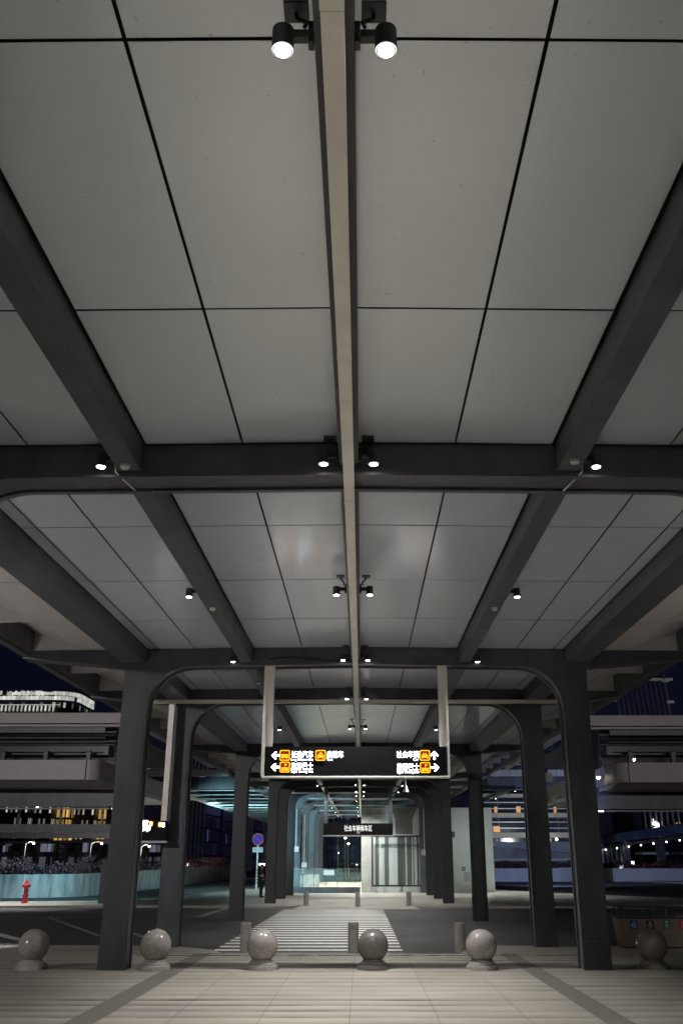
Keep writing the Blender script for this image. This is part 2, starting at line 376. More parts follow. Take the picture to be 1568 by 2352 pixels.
line(1122, 2101, 1164, 2101, .12); line(1122, 2091, 1160, 2091, .12); line(1122, 2085, 1180, 2086, .12); line(1400, 2063, 1900, 2078, .18)
line(1270, 2076, 1330, 2072, .2); line(1355, 2044, 1700, 2062, .18)
# pavement strip and median on the left, islands on the right
def island(name, px, m, h=0.0, th=.14):
    pts = [g(a, b, h) for a, b in px]
    mb = MB(); mb.prism([p - Vector((0, 0, th)) for p in pts], (0, 0, th)); struct(mb.build(name, M[m]))
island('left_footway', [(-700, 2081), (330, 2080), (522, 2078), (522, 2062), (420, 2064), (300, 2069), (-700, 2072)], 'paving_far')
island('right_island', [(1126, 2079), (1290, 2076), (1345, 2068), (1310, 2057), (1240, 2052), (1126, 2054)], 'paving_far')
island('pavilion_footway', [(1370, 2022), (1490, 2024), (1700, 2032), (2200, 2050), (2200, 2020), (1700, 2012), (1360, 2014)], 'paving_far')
# slot drain with steel covers
mb = MB(); random.seed(3); x = -5.2
while x < 4.4:
    L_ = .46
    mb.box(x, x + L_ - .03, 20.5, 20.56, gz(20.5, .003), gz(20.5, .010)); x += L_
tag(mb.build('slot_drain', M['chrome']), 'row of short steel slot drain covers set across the paving before the crossing', 'drain')

# ------------------------------------------------------------------ canopy
PORT = [-1.4, 8.2, 17.8, 22.6, 34.6, 47.3, 53.3, 59.3, 65.3, 75.0, 84.6, 94.2, 103.8]
ROADP = {34.6}
canopy = thing('station_canopy', 'long grey steel canopy with arched portal frames and panelled ceiling over the walkway', 'canopy', (XC, 8.2, gz(8.2)))
D_ = 0.45; RI, ROUT, RAD = 4.09, 4.56, 0.85
def zin(x): return 5.268 - 0.011 * abs(x)
ZK = zin(3.2) - RAD - 0.12
def portal(Y):
    base = gz(Y, RO if Y in ROADP else 0.0)
    inner, outer = [], []
    inner.append((-RI, ZK)); outer.append((-ROUT, ZK))
    n = 14; zt = zin(RI - RAD)
    for i in range(n + 1):
        a = math.pi - i / n * math.pi / 2
        inner.append((-RI + RAD + RAD * math.cos(a), zt - RAD + RAD * math.sin(a)))
        if i <= n // 2: outer.append((-ROUT, ZK + (cz(ROUT) - ZK) * i / (n // 2)))
        else:
            f = (i - n // 2) / (n - n // 2); x = -ROUT + f * (ROUT - RI + RAD); outer.append((x, cz(x + XC)))
    inner.append((0, zin(0))); outer.append((0, cz(XC)))
    inner += [(-x, z) for x, z in inner[-2::-1]]; outer += [(-x, z) for x, z in outer[-2::-1]]
    v3 = lambda P, y: [Vector((XC + x, y, z)) for x, z in P]
    mb = MB(); mb.strip(v3(outer, Y), v3(inner, Y), (0, D_, 0))
    off = []
    for i, (x, z) in enumerate(inner):
        p0 = Vector(inner[max(i - 1, 0)]); p1 = Vector(inner[min(i + 1, len(inner) - 1)]); t = (p1 - p0).normalized()
        nn = Vector((t.y, -t.x)); off.append((x + nn.x * .03, z + nn.y * .03))
    for yy in (Y - .004, Y + D_ - .07): mb.strip(v3(inner, yy), v3(off, yy), (0, .06 if yy < Y else .075, 0))
    sm = M['steel_shaded'] if 34 < Y < 60 else M['steel']
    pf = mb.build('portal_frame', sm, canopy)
    for s in (-1, 1):
        mb = MB()
        xa, xb = XC + s * ROUT, XC + s * RI
        mb.box(min(xa, xb) + .003, max(xa, xb) - .003, Y + .003, Y + D_ - .003, base - .1, ZK + .02)
        xi = XC + s * (RI - .015)
        for yy in (Y + .001, Y + D_ - .062): mb.box(xi - .015, xi + .016, yy, yy + .06, base - .1, ZK + .004)
        z0 = base + .47
        mb.box(min(xa, xb) - .004, max(xa, xb) + .004, Y - .004, Y + D_ + .004, base - .1, z0)
        mb.build('column', sm, pf, bevel=0.006, seg=1)
    return pf
for Y in PORT: portal(Y)
# ceiling panels, beams and eaves, bay by bay
half = [(0, 1.06), (1.06, 2.03), (2.30, 3.20), (3.20, 3.93), (3.93, 4.13)]
edges = [(-b, -a) for a, b in half[::-1]] + half
gap = 0.0115
PIT0, PIT1, EDGE = 5.50, 6.40, 6.56
for Y0, Y1 in zip(PORT[:-1], PORT[1:]):
    n = max(1, round((Y1 - Y0) / 2.4)); ys = [Y0 + (Y1 - Y0) * i / n for i in range(n + 1)]
    mb = MB()
    for a, b in edges:
        for i, (c, d) in enumerate(zip(ys[:-1], ys[1:])):
            x0, x1 = XC + a + gap, XC + b - gap; c2 = c + gap if i else c + D_ + .03; d2 = d - gap if i < n - 1 else d - .035
            P = [(x0, c2, cz(x0)), (x1, c2, cz(x1)), (x1, d2, cz(x1)), (x0, d2, cz(x0))]
            j = random.uniform(-.0015, .0015)
            mb.prism([Vector(p) + Vector((0, 0, j)) for p in P], (0, 0, .005))
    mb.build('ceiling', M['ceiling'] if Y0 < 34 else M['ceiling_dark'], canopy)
    mb = MB(); mb.box(XC - 5.52, XC + 5.52, Y0 + D_ + .002, Y1 - .002, 5.63, 5.66); mb.build('seam_backing', M['seam'], canopy)
    mb = MB(); mb.box(XC - EDGE, XC + EDGE, Y0, Y1 - .002, 6.02, 6.12); mb.build('roof', M['steel2'], canopy)
    for s in (-1, 1):
        # inner and outer longitudinal beams
        for a, b, nm in ((2.05, 2.275, 'longitudinal_beam'), (4.15, 4.62, 'longitudinal_beam')):
            x0, x1 = sorted((XC + s * a, XC + s * b))
            mb = MB(); mb.box(x0, x1, Y0 + D_ + .003, Y1 - .003, 5.272 if a < 3 else 5.262, 5.57)
            mb.box(x0 + .02, x1 - .02, Y0 + D_ + .003, Y1 - .003, 5.5, 5.62)
            mb.build(nm, M['steel'], canopy, bevel=0.004, seg=1)
        # flat eave soffit, then one wedge-shaped pit per module
        mb = MB(); zs = cz(4.7)
        for c, d in zip(ys[:-1], ys[1:]):
            x0, x1 = sorted((XC + s * 4.635, XC + s * PIT0))
            mb.box(x0, x1, c + gap, d - gap, zs, zs + .03)
            A, B = XC + s * (PIT0 + .004), XC + s * PIT1
            mb.prism([(A, c + .07, zs + .02), (B, c + .07, zs + .34), (B, c + .07, zs + .38), (A, c + .07, zs + .06)], (0, d - c - .14, 0))
            for yy in (c + gap, d - .07):
                mb.prism([(A, yy, zs), (B, yy, zs - .02), (B, yy, zs + .36), (A, yy, zs + .05)], (0, .06, 0))
        mb.build('eave_soffit', M['soffit'], canopy)
        mb = MB(); x0, x1 = sorted((XC + s * (PIT1 + .004), XC + s * EDGE))
        mb.box(x0, x1, Y0 + .004, Y1, zs - .10, 6.0)
        x0, x1 = sorted((XC + s * (PIT1 + .05), XC + s * (EDGE + .06))); mb.box(x0, x1, Y0 + .004, Y1, zs - .14, zs - .104)
        mb.build('eave_edge', M['steel'], canopy)
    mb = MB()
    mb.box(XC - .095, XC + .095, Y0 + D_ + .003, Y1 - .003, 5.56, 5.60)
    mb.box(XC - .012, XC + .012, Y0 + D_ + .003, Y1 - .003, 5.37, 5.56)
    mb.box(XC - .095, XC + .095, Y0 + D_ + .003, Y1 - .003, 5.345, 5.37)
    mb.build('ridge_beam', M['steel'], canopy)
    for s in (-1, 1):
        mb = MB(); zs = cz(4.7)
        x0, x1 = XC + s * 4.563, XC + s * 6.62
        mb.prism([(x0, Y0 + .02, zs - .33), (x1, Y0 + .02, zs - .17), (x1, Y0 + .02, zs - .01), (x0, Y0 + .02, zs - .01)], (0, D_ - .04, 0))
        mb.build('cantilever_arm', M['steel'], canopy, bevel=.005, seg=1)
# cream cable tray along the ridge, in lengths with a visible joint, and across two frames
mb = MB(); y = -6.0; ZT = 5.165
while y < 96:
    mb.box(XC - .052, XC + .052, y, y + 2.96, ZT, ZT + .082)
    mb.box(XC - .055, XC + .055, y + 2.88, y + 2.96, ZT - .003, ZT + .0)
    y += 2.965
mb.build('cable_tray', M['tray'], canopy, bevel=.003, seg=1)
mb = MB(); mb.box(XC - 5.2, XC - .06, 22.32, 22.42, ZT + .0, ZT + .085); mb.box(XC + .06, XC + 5.1, 22.32, 22.42, ZT + .0, ZT + .085)
mb.build('cable_tray', M['tray'], canopy, bevel=.003, seg=1)
mb = MB(); mb.box(XC - 4.6, XC - .06, 59.05, 59.15, ZT, ZT + .1); mb.build('cable_tray', M['tray'], canopy)
for Y, l, r in ((65.1, -3.6, -.06), (65.1, .06, 3.3), (74.8, -3.7, -.06), (84.4, -3.6, -.06), (94.0, -3.5, -.06)):
    mb = MB(); mb.box(XC + l, XC + r, Y, Y + .08, ZT, ZT + .07)
    mb.build('conduit', M['whitemetal'], canopy)
for Y, s, zb in ((65.0, -1, 2.1), (65.0, 1, 1.9), (74.8, -1, 1.0)):
    mb = MB(); x = XC + s * 4.33
    mb.cyl((x, Y - .03, zb), (x, Y - .03, 4.5), .04, n=8); mb.box(x - .2, x + .2, Y - .12, Y, zb - .35, zb)
    mb.build('conduit', M['whitemetal'], canopy)
mb = MB()   # loose black cable sagging along the second crossbeam
mb.tube([(XC - 1.72 + i * .16, 17.76, 5.33 + .035 * math.sin(i * .55)) for i in range(11)], .012, 6); mb.build('cable', M['black'], canopy)
for s in (-1, 1):
    mb = MB(); x = XC + s * 2.285
    mb.tube([(x, 8.0, 5.5), (x + s * .02, 8.1, 5.40), (x - s * .0, 8.14, 5.24), (x - s * .04, 8.3, 5.222), (x - s * .1, 8.64, 5.222), (x - s * .13, 8.7, 5.25)], .008, 6)
    mb.build('cable', M['white'], canopy)

# ------------------------------------------------------------------ spotlights under the canopy
def spot_data(name, power, size=106, blend=.95, col=(1.0, .985, .965), rad=.05):
    l = bpy.data.lights.new(name, 'SPOT'); l.energy = power; l.spot_size = R(size); l.spot_blend = blend; l.color = col; l.shadow_soft_size = rad
    return l
POW = 560
SPOT = spot_data('spot_beam', POW); SPOT_FAR = spot_data('far_spot_beam', POW * .85); SPOT_SIDE = spot_data('side_spot_beam', POW * .25, size=95)
SPOT_WASH = spot_data('wash_spot_beam', POW * 3, size=130, col=(.93, 1.0, .97)); SPOT_BACK = spot_data('back_spot_beam', POW * 11.0, col=(1.0, .98, .80))
def make_spot(s, central):
    """s: side the arm points to (the body hangs away from the beam on side s)"""
    t = thing('spotlight', 'black spotlight', 'spotlight', (0, 0, 0), world=False)
    mb = MB(); mb.lathe([(.046, .005), (.052, 0), (.052, .125), (.046, .13)], n=24); mb.build('housing', M['fixture'], t, smooth=True)
    mb = MB(); mb.lathe([(.0, -.004), (.037, -.002), (.037, .002)], n=24); mb.build('lens', M['lens'], t)
    mb = MB(); mb.box(-s * .05 if s > 0 else .05, -s * .16 if s > 0 else .16, -.02, .02, .07, .11) if False else mb.box(min(-s * .04, -s * .15) if central else min(-s * .04, -s * .122), max(-s * .04, -s * .15) if central else max(-s * .04, -s * .122), -.022, .022, .065, .115)
    if central: mb.box(min(-s * .12, -s * .148), max(-s * .12, -s * .148), -.03, .03, .03, .16)
    mb.build('bracket', M['black'], t, bevel=.004, seg=1)
    if central:
        mb = MB(); mb.tube([(-s * .10, .0, .15), (-s * .11, .01, .19), (-s * .085, .03, .225), (-s * .06, .045, .255), (-s * .055, .04, .285)], .011, 8)
        mb.build('conduit', M['black'], t, smooth=True)
        mb = MB(); mb.box(-s * .055 - .06, -s * .055 + .06, -.02, .10, .286, .301); mb.build('junction_plate', M['steel2'], t, bevel=.004, seg=1)
    lo = bpy.data.objects.new('beam', SPOT if central else SPOT_SIDE); C.objects.link(lo); lo.parent = t; lo.location = (0, 0, -.02)
    return t
PROTO = {(s, c): make_spot(s, c) for s in (-1, 1) for c in (True, False)}
used = set()
ZL = 5.275
def place_spot(s, central, Y, label, light='normal', small=False):
    p = PROTO[(s, central)]; x = XC + s * (0.243 if central else 2.40); z = ZL if central else ZL - .03
    grp = 'spotlights in pairs along the ridge beam' if central else 'spotlights on the inner roof beams'
    if (s, central) not in used:
        used.add((s, central)); p.location = (x, Y, z); p['label'] = label; p['group'] = grp; o = p
    else: o = dup(p, None, (x, Y, z), label, grp)
    for ch in o.children:
        if ch.type == 'LIGHT':
            if light == 'far': ch.data = SPOT_FAR
            elif light == 'back': ch.data = SPOT_BACK
            elif light == 'wash': ch.data = SPOT_WASH
    return o
ROWS = [(-1.6, 'just behind the viewer', 1, 0, ''),
        (3.20, 'nearest the viewer in the picture', 1, 0, ''),
        (8.03, 'before the nearest full-width crossbeam', 1, 1, ''),
        (12.8, 'midway between the two nearest crossbeams', 1, 1, ''),
        (17.62, 'before the crossbeam carrying the big backlit sign', 1, 1, ''),
        (22.42, 'hidden behind the cream cross tray', 1, 1, ''),
        (28.2, 'well above the big sign, past the cross tray', 1, 1, ''),
        (34.4, 'just touching the top edge of the big sign', 1, 1, ''),
        (40.8, 'first row below the big backlit sign', 1, 1, 'far'),
        (47.1, 'second row below the big backlit sign', 1, 1, 'far'),
        (53.1, 'third row below the big backlit sign', 1, 1, 'far'),
        (59.1, 'fourth row below the big backlit sign', 1, 1, 'far'), (63.6, 'added row washing the pale service block', 1, 0, 'wash'),  # last row here is added to brighten the service block front
        (70.0, 'fifth row below the big backlit sign', 0, 1, 'back'),
        (80.0, 'sixth row below the big backlit sign', 0, 1, 'back'),
        (89.5, 'seventh row below the big backlit sign', 0, 1, 'back'),
        (99.0, 'farthest row over the small black sign', 0, 1, 'back')]
for Y, where, cen, side, lt in ROWS:
    for s, sd in ((-1, 'left'), (1, 'right')):
        if cen: place_spot(s, True, Y, 'black spotlight %s of the ridge beam, %s' % (sd, where), lt)
        if side and not (Y > 65 and s > 0): place_spot(s, False, Y, 'black spotlight on %s inner beam, %s' % (sd, where), lt)
        if Y > 65 and s < 0: place_spot(s, True, Y, 'black spotlight left of the ridge beam, %s' % where, lt)
for x_, y_, lab in ((9.5, 58.5, 'outlying black spotlight over the bright island beyond the right columns'), (9.4, 66.5, 'outlying black spotlight beside the pale service block')):
    o = dup(PROTO[(1, False)], None, (x_, y_, ZL), lab, 'spotlights on the inner roof beams')
    for ch in o.children:
        if ch.type == 'LIGHT': ch.data = SPOT_WASH
MB().box(8.9, 9.3, 57.6, 75, 5.3, 5.5).build('outlying_beam', M['steel'], canopy)
MB().box(6.6, 9.3, 57.2, 57.6, 5.3, 5.55).build('outlying_beam', M['steel'], canopy)
# small white sensors on the inner beams
first = None
for s, Y, lab in ((-1, 8.02, 'small white sensor box on the left inner beam at the first crossbeam'), (1, 7.9, 'small white sensor box on the right inner beam at the first crossbeam'),
                  (-1, 13.5, 'small white sensor box midway along the left inner beam'), (1, 13.5, 'small white sensor box midway along the right inner beam'),
                  (-1, 20.0, 'small white sensor box on the left inner beam past the second crossbeam')):
    x = XC + s * 2.165
    if first is None:
        first = thing('sensor', lab, 'sensor', (x, Y, 5.272), 'white sensors under the inner beams', world=False)
        MB().lathe([(.042, 0), (.047, -.008), (.045, -.035), (.03, -.048), (0, -.052)], n=20).build('housing', M['white'], first, smooth=True)
        MB().lathe([(.014, -.0515), (.012, -.058), (0, -.059)], n=12).build('cap', M['whitemetal'], first, smooth=True)
    else: dup(first, None, (x, Y, 5.272), lab)

# ------------------------------------------------------------------ hanging signs
def rounded(cx, cz_, w, h, r, n=5):
    P = []
    for (sx, sz, a0) in ((1, 1, 0), (-1, 1, 90), (-1, -1, 180), (1, -1, 270)):
        for i in range(n + 1):
            a = R(a0 + 90 * i / n); P.append((cx + sx * (w / 2 - r) + r * math.cos(a), cz_ + sz * (h / 2 - r) + r * math.sin(a)))
    return P
def flat(mb, P, y, d=.004): mb.prism([(x, y, z) for x, z in P], (0, d, 0))
SY = 17.86
pA, pB = at(608, 1715, SY), at(1029, 1785, SY)
sign = thing('hanging_sign', 'long black backlit direction sign with yellow vehicle pictograms hanging under the second frame', 'sign', ((pA.x + pB.x) / 2, SY, pB.z))
MB().box(pA.x + .02, pB.x - .02, SY, SY + .2, pB.z + .02, pA.z).build('panel', M['signblack'], sign, bevel=.006)
mb = MB(); mb.box(pA.x - .035, pB.x + .035, SY - .02, SY + .22, pB.z - .012, pB.z + .018); mb.build('bottom_rail', M['tray'], sign, bevel=.004, seg=1)
for s, x in ((-1, pA.x), (1, pB.x)):
    mb = MB(); xo = x; xi = x - s * .14
    mb.box(min(xo, xi), max(xo, xi), SY + .02, SY + .16, pA.z + .002, 5.262); mb.build('post', M['tray'], sign, bevel=.004, seg=1)
    mb = MB(); mb.box(x - .03 + s * .028, x + .012 + s * .028 if s > 0 else x + .03 + s * .028, SY - .01, SY + .19, pB.z + .02, 5.262); mb.build('edge_channel', M['tray'], sign, bevel=.003, seg=1)
def S3(px, py): p = at(px, py, SY - .006); return p.x, p.z
PXM = (at(700, 1750, SY).x - at(600, 1750, SY).x) / 100
def arrow(px, py, ang, m, parent, size=9.5):
    cx, z = S3(px, py); u = PXM * size
    sh = [(-1, 0), (-.15, .85), (.25, .85), (-.35, .22), (1, .22), (1, -.22), (-.35, -.22), (.25, -.85), (-.15, -.85)]
    mb = MB(); ca, sa = math.cos(R(ang)), math.sin(R(ang))
    flat(mb, [(cx + u * (x * ca - y * sa), z + u * (x * sa + y * ca)) for x, y in sh], SY - .008); return mb.build('arrow', m, parent)
for a in ((633, 1735, 0), (632, 1762, 0), (997, 1735, -90), (998, 1763, 180)): arrow(*a, M['text'], sign)
def pictogram(px, py, kind):
    cx, z = S3(px, py); u = PXM * 11.8
    mb = MB(); o2 = rounded(cx, z, 2 * u, 2 * u, .3 * u); i2 = rounded(cx, z, 1.66 * u, 1.66 * u, .2 * u)
    mb.strip([(x, SY - .012, q) for x, q in o2 + o2[:1]], [(x, SY - .012, q) for x, q in i2 + i2[:1]], (0, .006, 0))
    fr = mb.build('pictogram', M['yellow'], sign)
    mb = MB(); flat(mb, rounded(cx, z, 1.7 * u, 1.7 * u, .2 * u), SY - .006, .004); mb.build('backing', M['deepred'], fr)
    mb = MB(); y = SY - .011
    q = lambda a, b, c, d: flat(mb, [(cx + a * u, z + c * u), (cx + b * u, z + c * u), (cx + b * u, z + d * u), (cx + a * u, z + d * u)], y)
    if kind == 'bus':
        q(-.68, .68, -.02, .22); q(-.68, .68, -.42, -.14)
        for i in range(5): q(-.68 + i * .31, -.56 + i * .31, -.14, -.02)
        for x in (-.4, .4): flat(mb, [(cx + x * u + .16 * u * math.cos(t * .7), z - .46 * u + .16 * u * math.sin(t * .7)) for t in range(9)], y - .002)
    elif kind == 'tour':
        q(-.68, .68, -.26, -.06); q(-.68, .68, -.62, -.36)
        for i in range(5): q(-.68 + i * .31, -.56 + i * .31, -.36, -.26)
        for x in (-.4, .4): flat(mb, [(cx + x * u + .15 * u * math.cos(t * .7), z - .64 * u + .15 * u * math.sin(t * .7)) for t in range(9)], y - .002)
        q(-.05, .02, -.06, .66); flat(mb, [(cx + .03 * u, z + .66 * u), (cx + .5 * u, z + .44 * u), (cx + .03 * u, z + .24 * u)], y)
    else:
        flat(mb, [(cx + a * u, z + b * u) for a, b in ((-.62, -.42), (.62, -.42), (.62, .0), (.45, .12), (.3, .42), (-.3, .42), (-.45, .12), (-.62, .0))], y)
        q(-.6, -.36, -.6, -.42); q(.36, .6, -.6, -.42)
        if kind == 'taxi': q(-.16, .16, .42, .56)
    mb.build('vehicle_symbol', M['yellow'], fr)
    if kind != 'bus' and kind != 'tour':
        mb = MB(); flat(mb, [(cx + a * u, z + b * u) for a, b in ((-.32, .12), (.32, .12), (.22, .32), (-.22, .32))], SY - .0125, .001)
        for s in (-1, 1): flat(mb, [(cx + s * a * u, z + b * u) for a, b in ((.52, -.12), (.3, -.18), (.3, -.26), (.52, -.22))], SY - .0125, .001)
        mb.build('symbol_detail', M['deepred'], fr)
for a in ((654, 1735, 'bus'), (736, 1735, 'taxi'), (654, 1762, 'tour'), (975, 1735, 'car'), (976, 1763, 'tour')): pictogram(*a)
def sign_text(body, px0, px1, pyb, h, m=None, bold=.004):
    x0, z = S3(px0, pyb); x1, _ = S3(px1, pyb)
    text_mesh(body, h * PXM * 1.18, m or M['text'], 'lettering', sign, (x0, SY - .008, z), bold=bold * .25 - .0018, width=x1 - x0)
sign_text('长途汽车', 668, 718, 1739.5, 14.5); sign_text('Long Distance Bus', 668, 718, 1747.3, 7.5, bold=.001)
sign_text('出租车', 750, 787, 1739.5, 14.5); sign_text('Taxi', 750, 763, 1747.3, 7.5, bold=.001)
sign_text('旅游巴士', 668, 718, 1766.5, 14.5); sign_text('Sight Seeing Bus', 668, 718, 1774.5, 7.5, bold=.001)
sign_text('社会车辆', 910, 961, 1739.5, 14.5); sign_text('Car', 948, 960, 1747.3, 7.5, bold=.001)
sign_text('旅游巴士', 911, 961, 1768, 14.5); sign_text('Sight Seeing Bus', 911, 961, 1776, 7.5, bold=.001)

SY2 = 53.42
a2, b2 = at(743, 1891, SY2), at(902, 1918, SY2)
sg = thing('hanging_sign', 'plain black sign with white characters hanging on two posts far down the walkway', 'sign', ((a2.x + b2.x) / 2, SY2, b2.z))
MB().box(a2.x, b2.x, SY2, SY2 + .2, b2.z, a2.z).build('panel', M['signblack'], sg, bevel=.01)
MB().box(a2.x - .03, b2.x + .03, SY2 - .03, SY2 + .23, b2.z - .07, b2.z - .002).build('bottom_rail', M['whitemetal'], sg)
for x in (a2.x + .02, b2.x - .22): MB().box(x, x + .2, SY2 + .03, SY2 + .17, a2.z + .002, 5.25).build('post', M['steel'], sg)
p0, p1 = at(790, 1908, SY2 - .01), at(854, 1908, SY2 - .01)
text_mesh('社会车辆候车区', .34, M['dimtext'], 'lettering', sg, p0, width=p1.x - p0.x, bold=.004)
p0, p1 = at(818.5, 1914.3, SY2 - .01), at(826, 1914, SY2 - .01); text_mesh('Car', .16, M['dimtext'], 'lettering', sg, p0, width=p1.x - p0.x)

SY3 = 22.25
a3, b3 = at(286, 1885, SY3), at(380, 1931, SY3)
s3 = thing('hanging_sign', 'small glowing direction sign on a cream post between the two nearest left columns', 'sign', ((a3.x + b3.x) / 2, SY3, b3.z))
MB().box(a3.x, b3.x, SY3, SY3 + .18, b3.z, a3.z).build('panel', M['signblack'], s3, bevel=.006)
MB().box(a3.x, b3.x + .02, SY3 - .02, SY3 + .2, b3.z - .05, b3.z - .003).build('bottom_rail', M['whitemetal'], s3)
pp = at(375, 1893, SY3); MB().box(pp.x - .068, pp.x + .068, SY3 + .02, SY3 + .14, a3.z - .1, ZT - .002).build('post', M['tray'], s3, bevel=.005, seg=1)
def t3(body, px0, px1, py, h, m, nm='lettering'):
    p0, p1 = at(px0, py, SY3 - .008), at(px1, py, SY3 - .008); text_mesh(body, h, m, nm, s3, p0, width=p1.x - p0.x, bold=.006)
t3('旅游', 328, 341, 1896, .13, M['text']); t3('出租', 328, 345, 1909, .13, M['text']); t3('车', 372, 378, 1899, .11, M['text'])
for px, py in ((321, 1892), (347, 1892), (322, 1908), (368, 1894)):
    p = at(px, py, SY3 - .01); mb = MB(); flat(mb, rounded(p.x, p.z, .085, .11, .02), SY3 - .014); mb.build('pictogram', M['yellow'], s3)
    mb = MB(); flat(mb, rounded(p.x, p.z, .045, .05, .01), SY3 - .017, .002); mb.build('symbol', M['text'], s3)

# ------------------------------------------------------------------ bollards and the waste bin
bb = None
for px, Y, lab in ((72, 18.05, 'granite ball bollard far left of the nearest left column'), (354, 18.0, 'granite ball bollard just right of the nearest left column'),
                   (600.5, 18.0, 'pale granite ball bollard before the left cylindrical bollard'), (856.5, 18.0, 'darkest granite ball bollard in the middle of the walkway'),
                   (1107, 18.0, 'pale granite ball bollard before the right cylindrical bollard'), (1501, 18.1, 'granite ball bollard in front of the recycling bin')):
    x = xat(px, 2226, Y); loc = (x, Y, gz(Y) + .002)
    if bb is None:
        bb = thing('ball_bollard', lab, 'bollard', loc, 'granite ball bollards in a row across the plaza', world=False)
        prof = [(.285, -.03), (.285, .05), (.275, .068), (.25, .074), (.245, .098), (.232, .108), (.212, .118), (.198, .135), (.188, .16)]
        MB().lathe(prof, n=48).build('base', M['granite2'], bb, smooth=True)
        prof = [(.275 * math.sin(math.pi * (1 - i / 40)), .385 - .275 * math.cos(math.pi * i / 40)) for i in range(5, 41)]
        MB().lathe([(r if i < 35 else 0, z) for i, (r, z) in enumerate(prof)], n=56).build('ball', M['granite'], bb, smooth=True)
    else:
        nb = dup(bb, None, loc, lab)
        if px == 856.5:
            for ch in nb.children:
                ch.data = ch.data.copy(); ch.data.materials[0] = granite('dark_granite', (.17, .155, .145), .22 if ch.name.startswith('ball') else .4)
        nb.rotation_euler = (0, 0, px * 1.7)
cb = None
for px, Y, lab in ((563, 21.95, 'grey cylindrical stone bollard at the left of the near kerb ramp'), (811, 21.9, 'grey cylindrical stone bollard in the middle of the near kerb ramp'),
                   (1057, 21.95, 'grey cylindrical stone bollard at the right of the near kerb ramp'), (703, 45.2, 'small far cylindrical bollard at the left of the far kerb ramp'),
                   (821, 44.8, 'small far cylindrical bollard in the middle of the far kerb ramp'), (938, 45.2, 'small far cylindrical bollard at the right of the far kerb ramp')):
    x = xat(px, 2182 if Y < 30 else 2079, Y); loc = (x, Y, gz(Y) - .06 if Y < 30 else gz(Y) - .03)
    if cb is None:
        cb = thing('cylinder_bollard', lab, 'bollard', loc, 'cylindrical stone bollards at the crossing', world=False)
        MB().lathe([(.118, -.1), (.118, .455), (.112, .462), (.112, .475), (.118, .482), (.118, .52), (.112, .527), (.112, .54), (.118, .547), (.118, .595), (.108, .61), (0, .612)], n=32).build('shaft', M['granite2'], cb, smooth=True)
        MB().lathe([(.1135, .4635), (.1155, .4635), (.1155, .4745), (.1135, .4745)], n=32).build('band', M['whitemetal'], cb, smooth=True)
    else: dup(cb, None, loc, lab)

BY = 22.3
bx0, bx1 = xat(1427, 2178, BY), xat(1427, 2178, BY) + 1.72
bz = gz(BY)
zt = zat(2110, BY)
bin_ = thing('recycling_bin', 'long brown metal recycling bin with four coloured waste labels under a dark open top frame', 'bin', ((bx0 + bx1) / 2, BY, bz))
mb = MB(); mb.prism([(bx0 + .03, BY, bz + .03), (bx0 + .03, BY + .45, bz + .03), (bx0 - .04, BY + .47, zt), (bx0 - .04, BY - .04, zt)], (bx1 - bx0, 0, 0)); mb.build('body', M['bin'], bin_, bevel=.008)
MB().box(bx0 + .05, bx1 - .03, BY + .02, BY + .42, bz - .01, bz + .029).build('plinth', M['black'], bin_)
mb = MB(); mb.box(bx0 - .05, bx1 + .01, BY - .05, BY + .48, zt + .002, zt + .03); mb.build('lid', M['black'], bin_, bevel=.005)
zr = zat(2084, BY)
mb = MB(); mb.box(bx0 - .02, bx1, BY - .03, BY - .005, zr - .015, zr + .01); mb.box(bx0 - .02, bx1, BY + .42, BY + .445, zr - .015, zr + .01); mb.build('top_frame', M['black'], bin_)
for x in (bx0 - .01, bx0 + .15, bx0 + .68, bx0 + .83, bx0 + 1.2, bx0 + 1.65):
    for yy in (BY - .03, BY + .42): MB().box(x, x + .035, yy, yy + .025, zt + .031, zr - .016).build('upright', M['black'], bin_)
LBL = [((.02, .06, .30), '可回收物', 'tri'), ((.035, .012, .012), '其他垃圾', 'tri'), ((.02, .22, .07), '厨余垃圾', 'hour'), ((.6, .02, .03), '有害垃圾', 'x')]
for i, (c, tx, kd) in enumerate(LBL):
    px = 1454 + i * 37.8; p = at(px, 2124, BY - .035); cx, z = p.x, p.z; y = BY - .047
    sl = .048 if False else 0
    lm = mat('label_' + ('blue', 'maroon', 'green', 'red')[i], c, .4, 0, .05)
    mb = MB(); flat(mb, [(cx - .085, z - .09), (cx + .085, z - .09), (cx + .085, z + .09), (cx - .085, z + .09)], y, .004); lb = mb.build('waste_label', lm, bin_)
    mb = MB(); w = .012
    def seg(x0, z0, x1, z1):
        d = Vector((x1 - x0, z1 - z0)).normalized() * w / 2; n_ = Vector((-d.y, d.x))
        flat(mb, [(cx + x0 - n_.x, z + z0 - n_.y), (cx + x1 - n_.x, z + z1 - n_.y), (cx + x1 + n_.x, z + z1 + n_.y), (cx + x0 + n_.x, z + z0 + n_.y)], y - .003 - .0005 * len(mb.b.faces) / 6, .0025)
    if kd == 'tri': seg(-.045, -.02, .045, -.02); seg(.045, -.02, .0, .068); seg(0, .068, -.045, -.02)
    elif kd == 'hour': seg(-.03, .07, .03, .07); seg(-.03, -.02, .03, -.02); seg(-.03, .07, .03, -.02); seg(.03, .07, -.03, -.02)
    else: seg(-.035, .065, .035, -.015); seg(-.035, -.015, .035, .065)
    mb.build('symbol', M['white'], lb)
    text_mesh(tx, .035, M['white'], 'caption', lb, (cx - .05, y - .003, z - .065), width=.1)

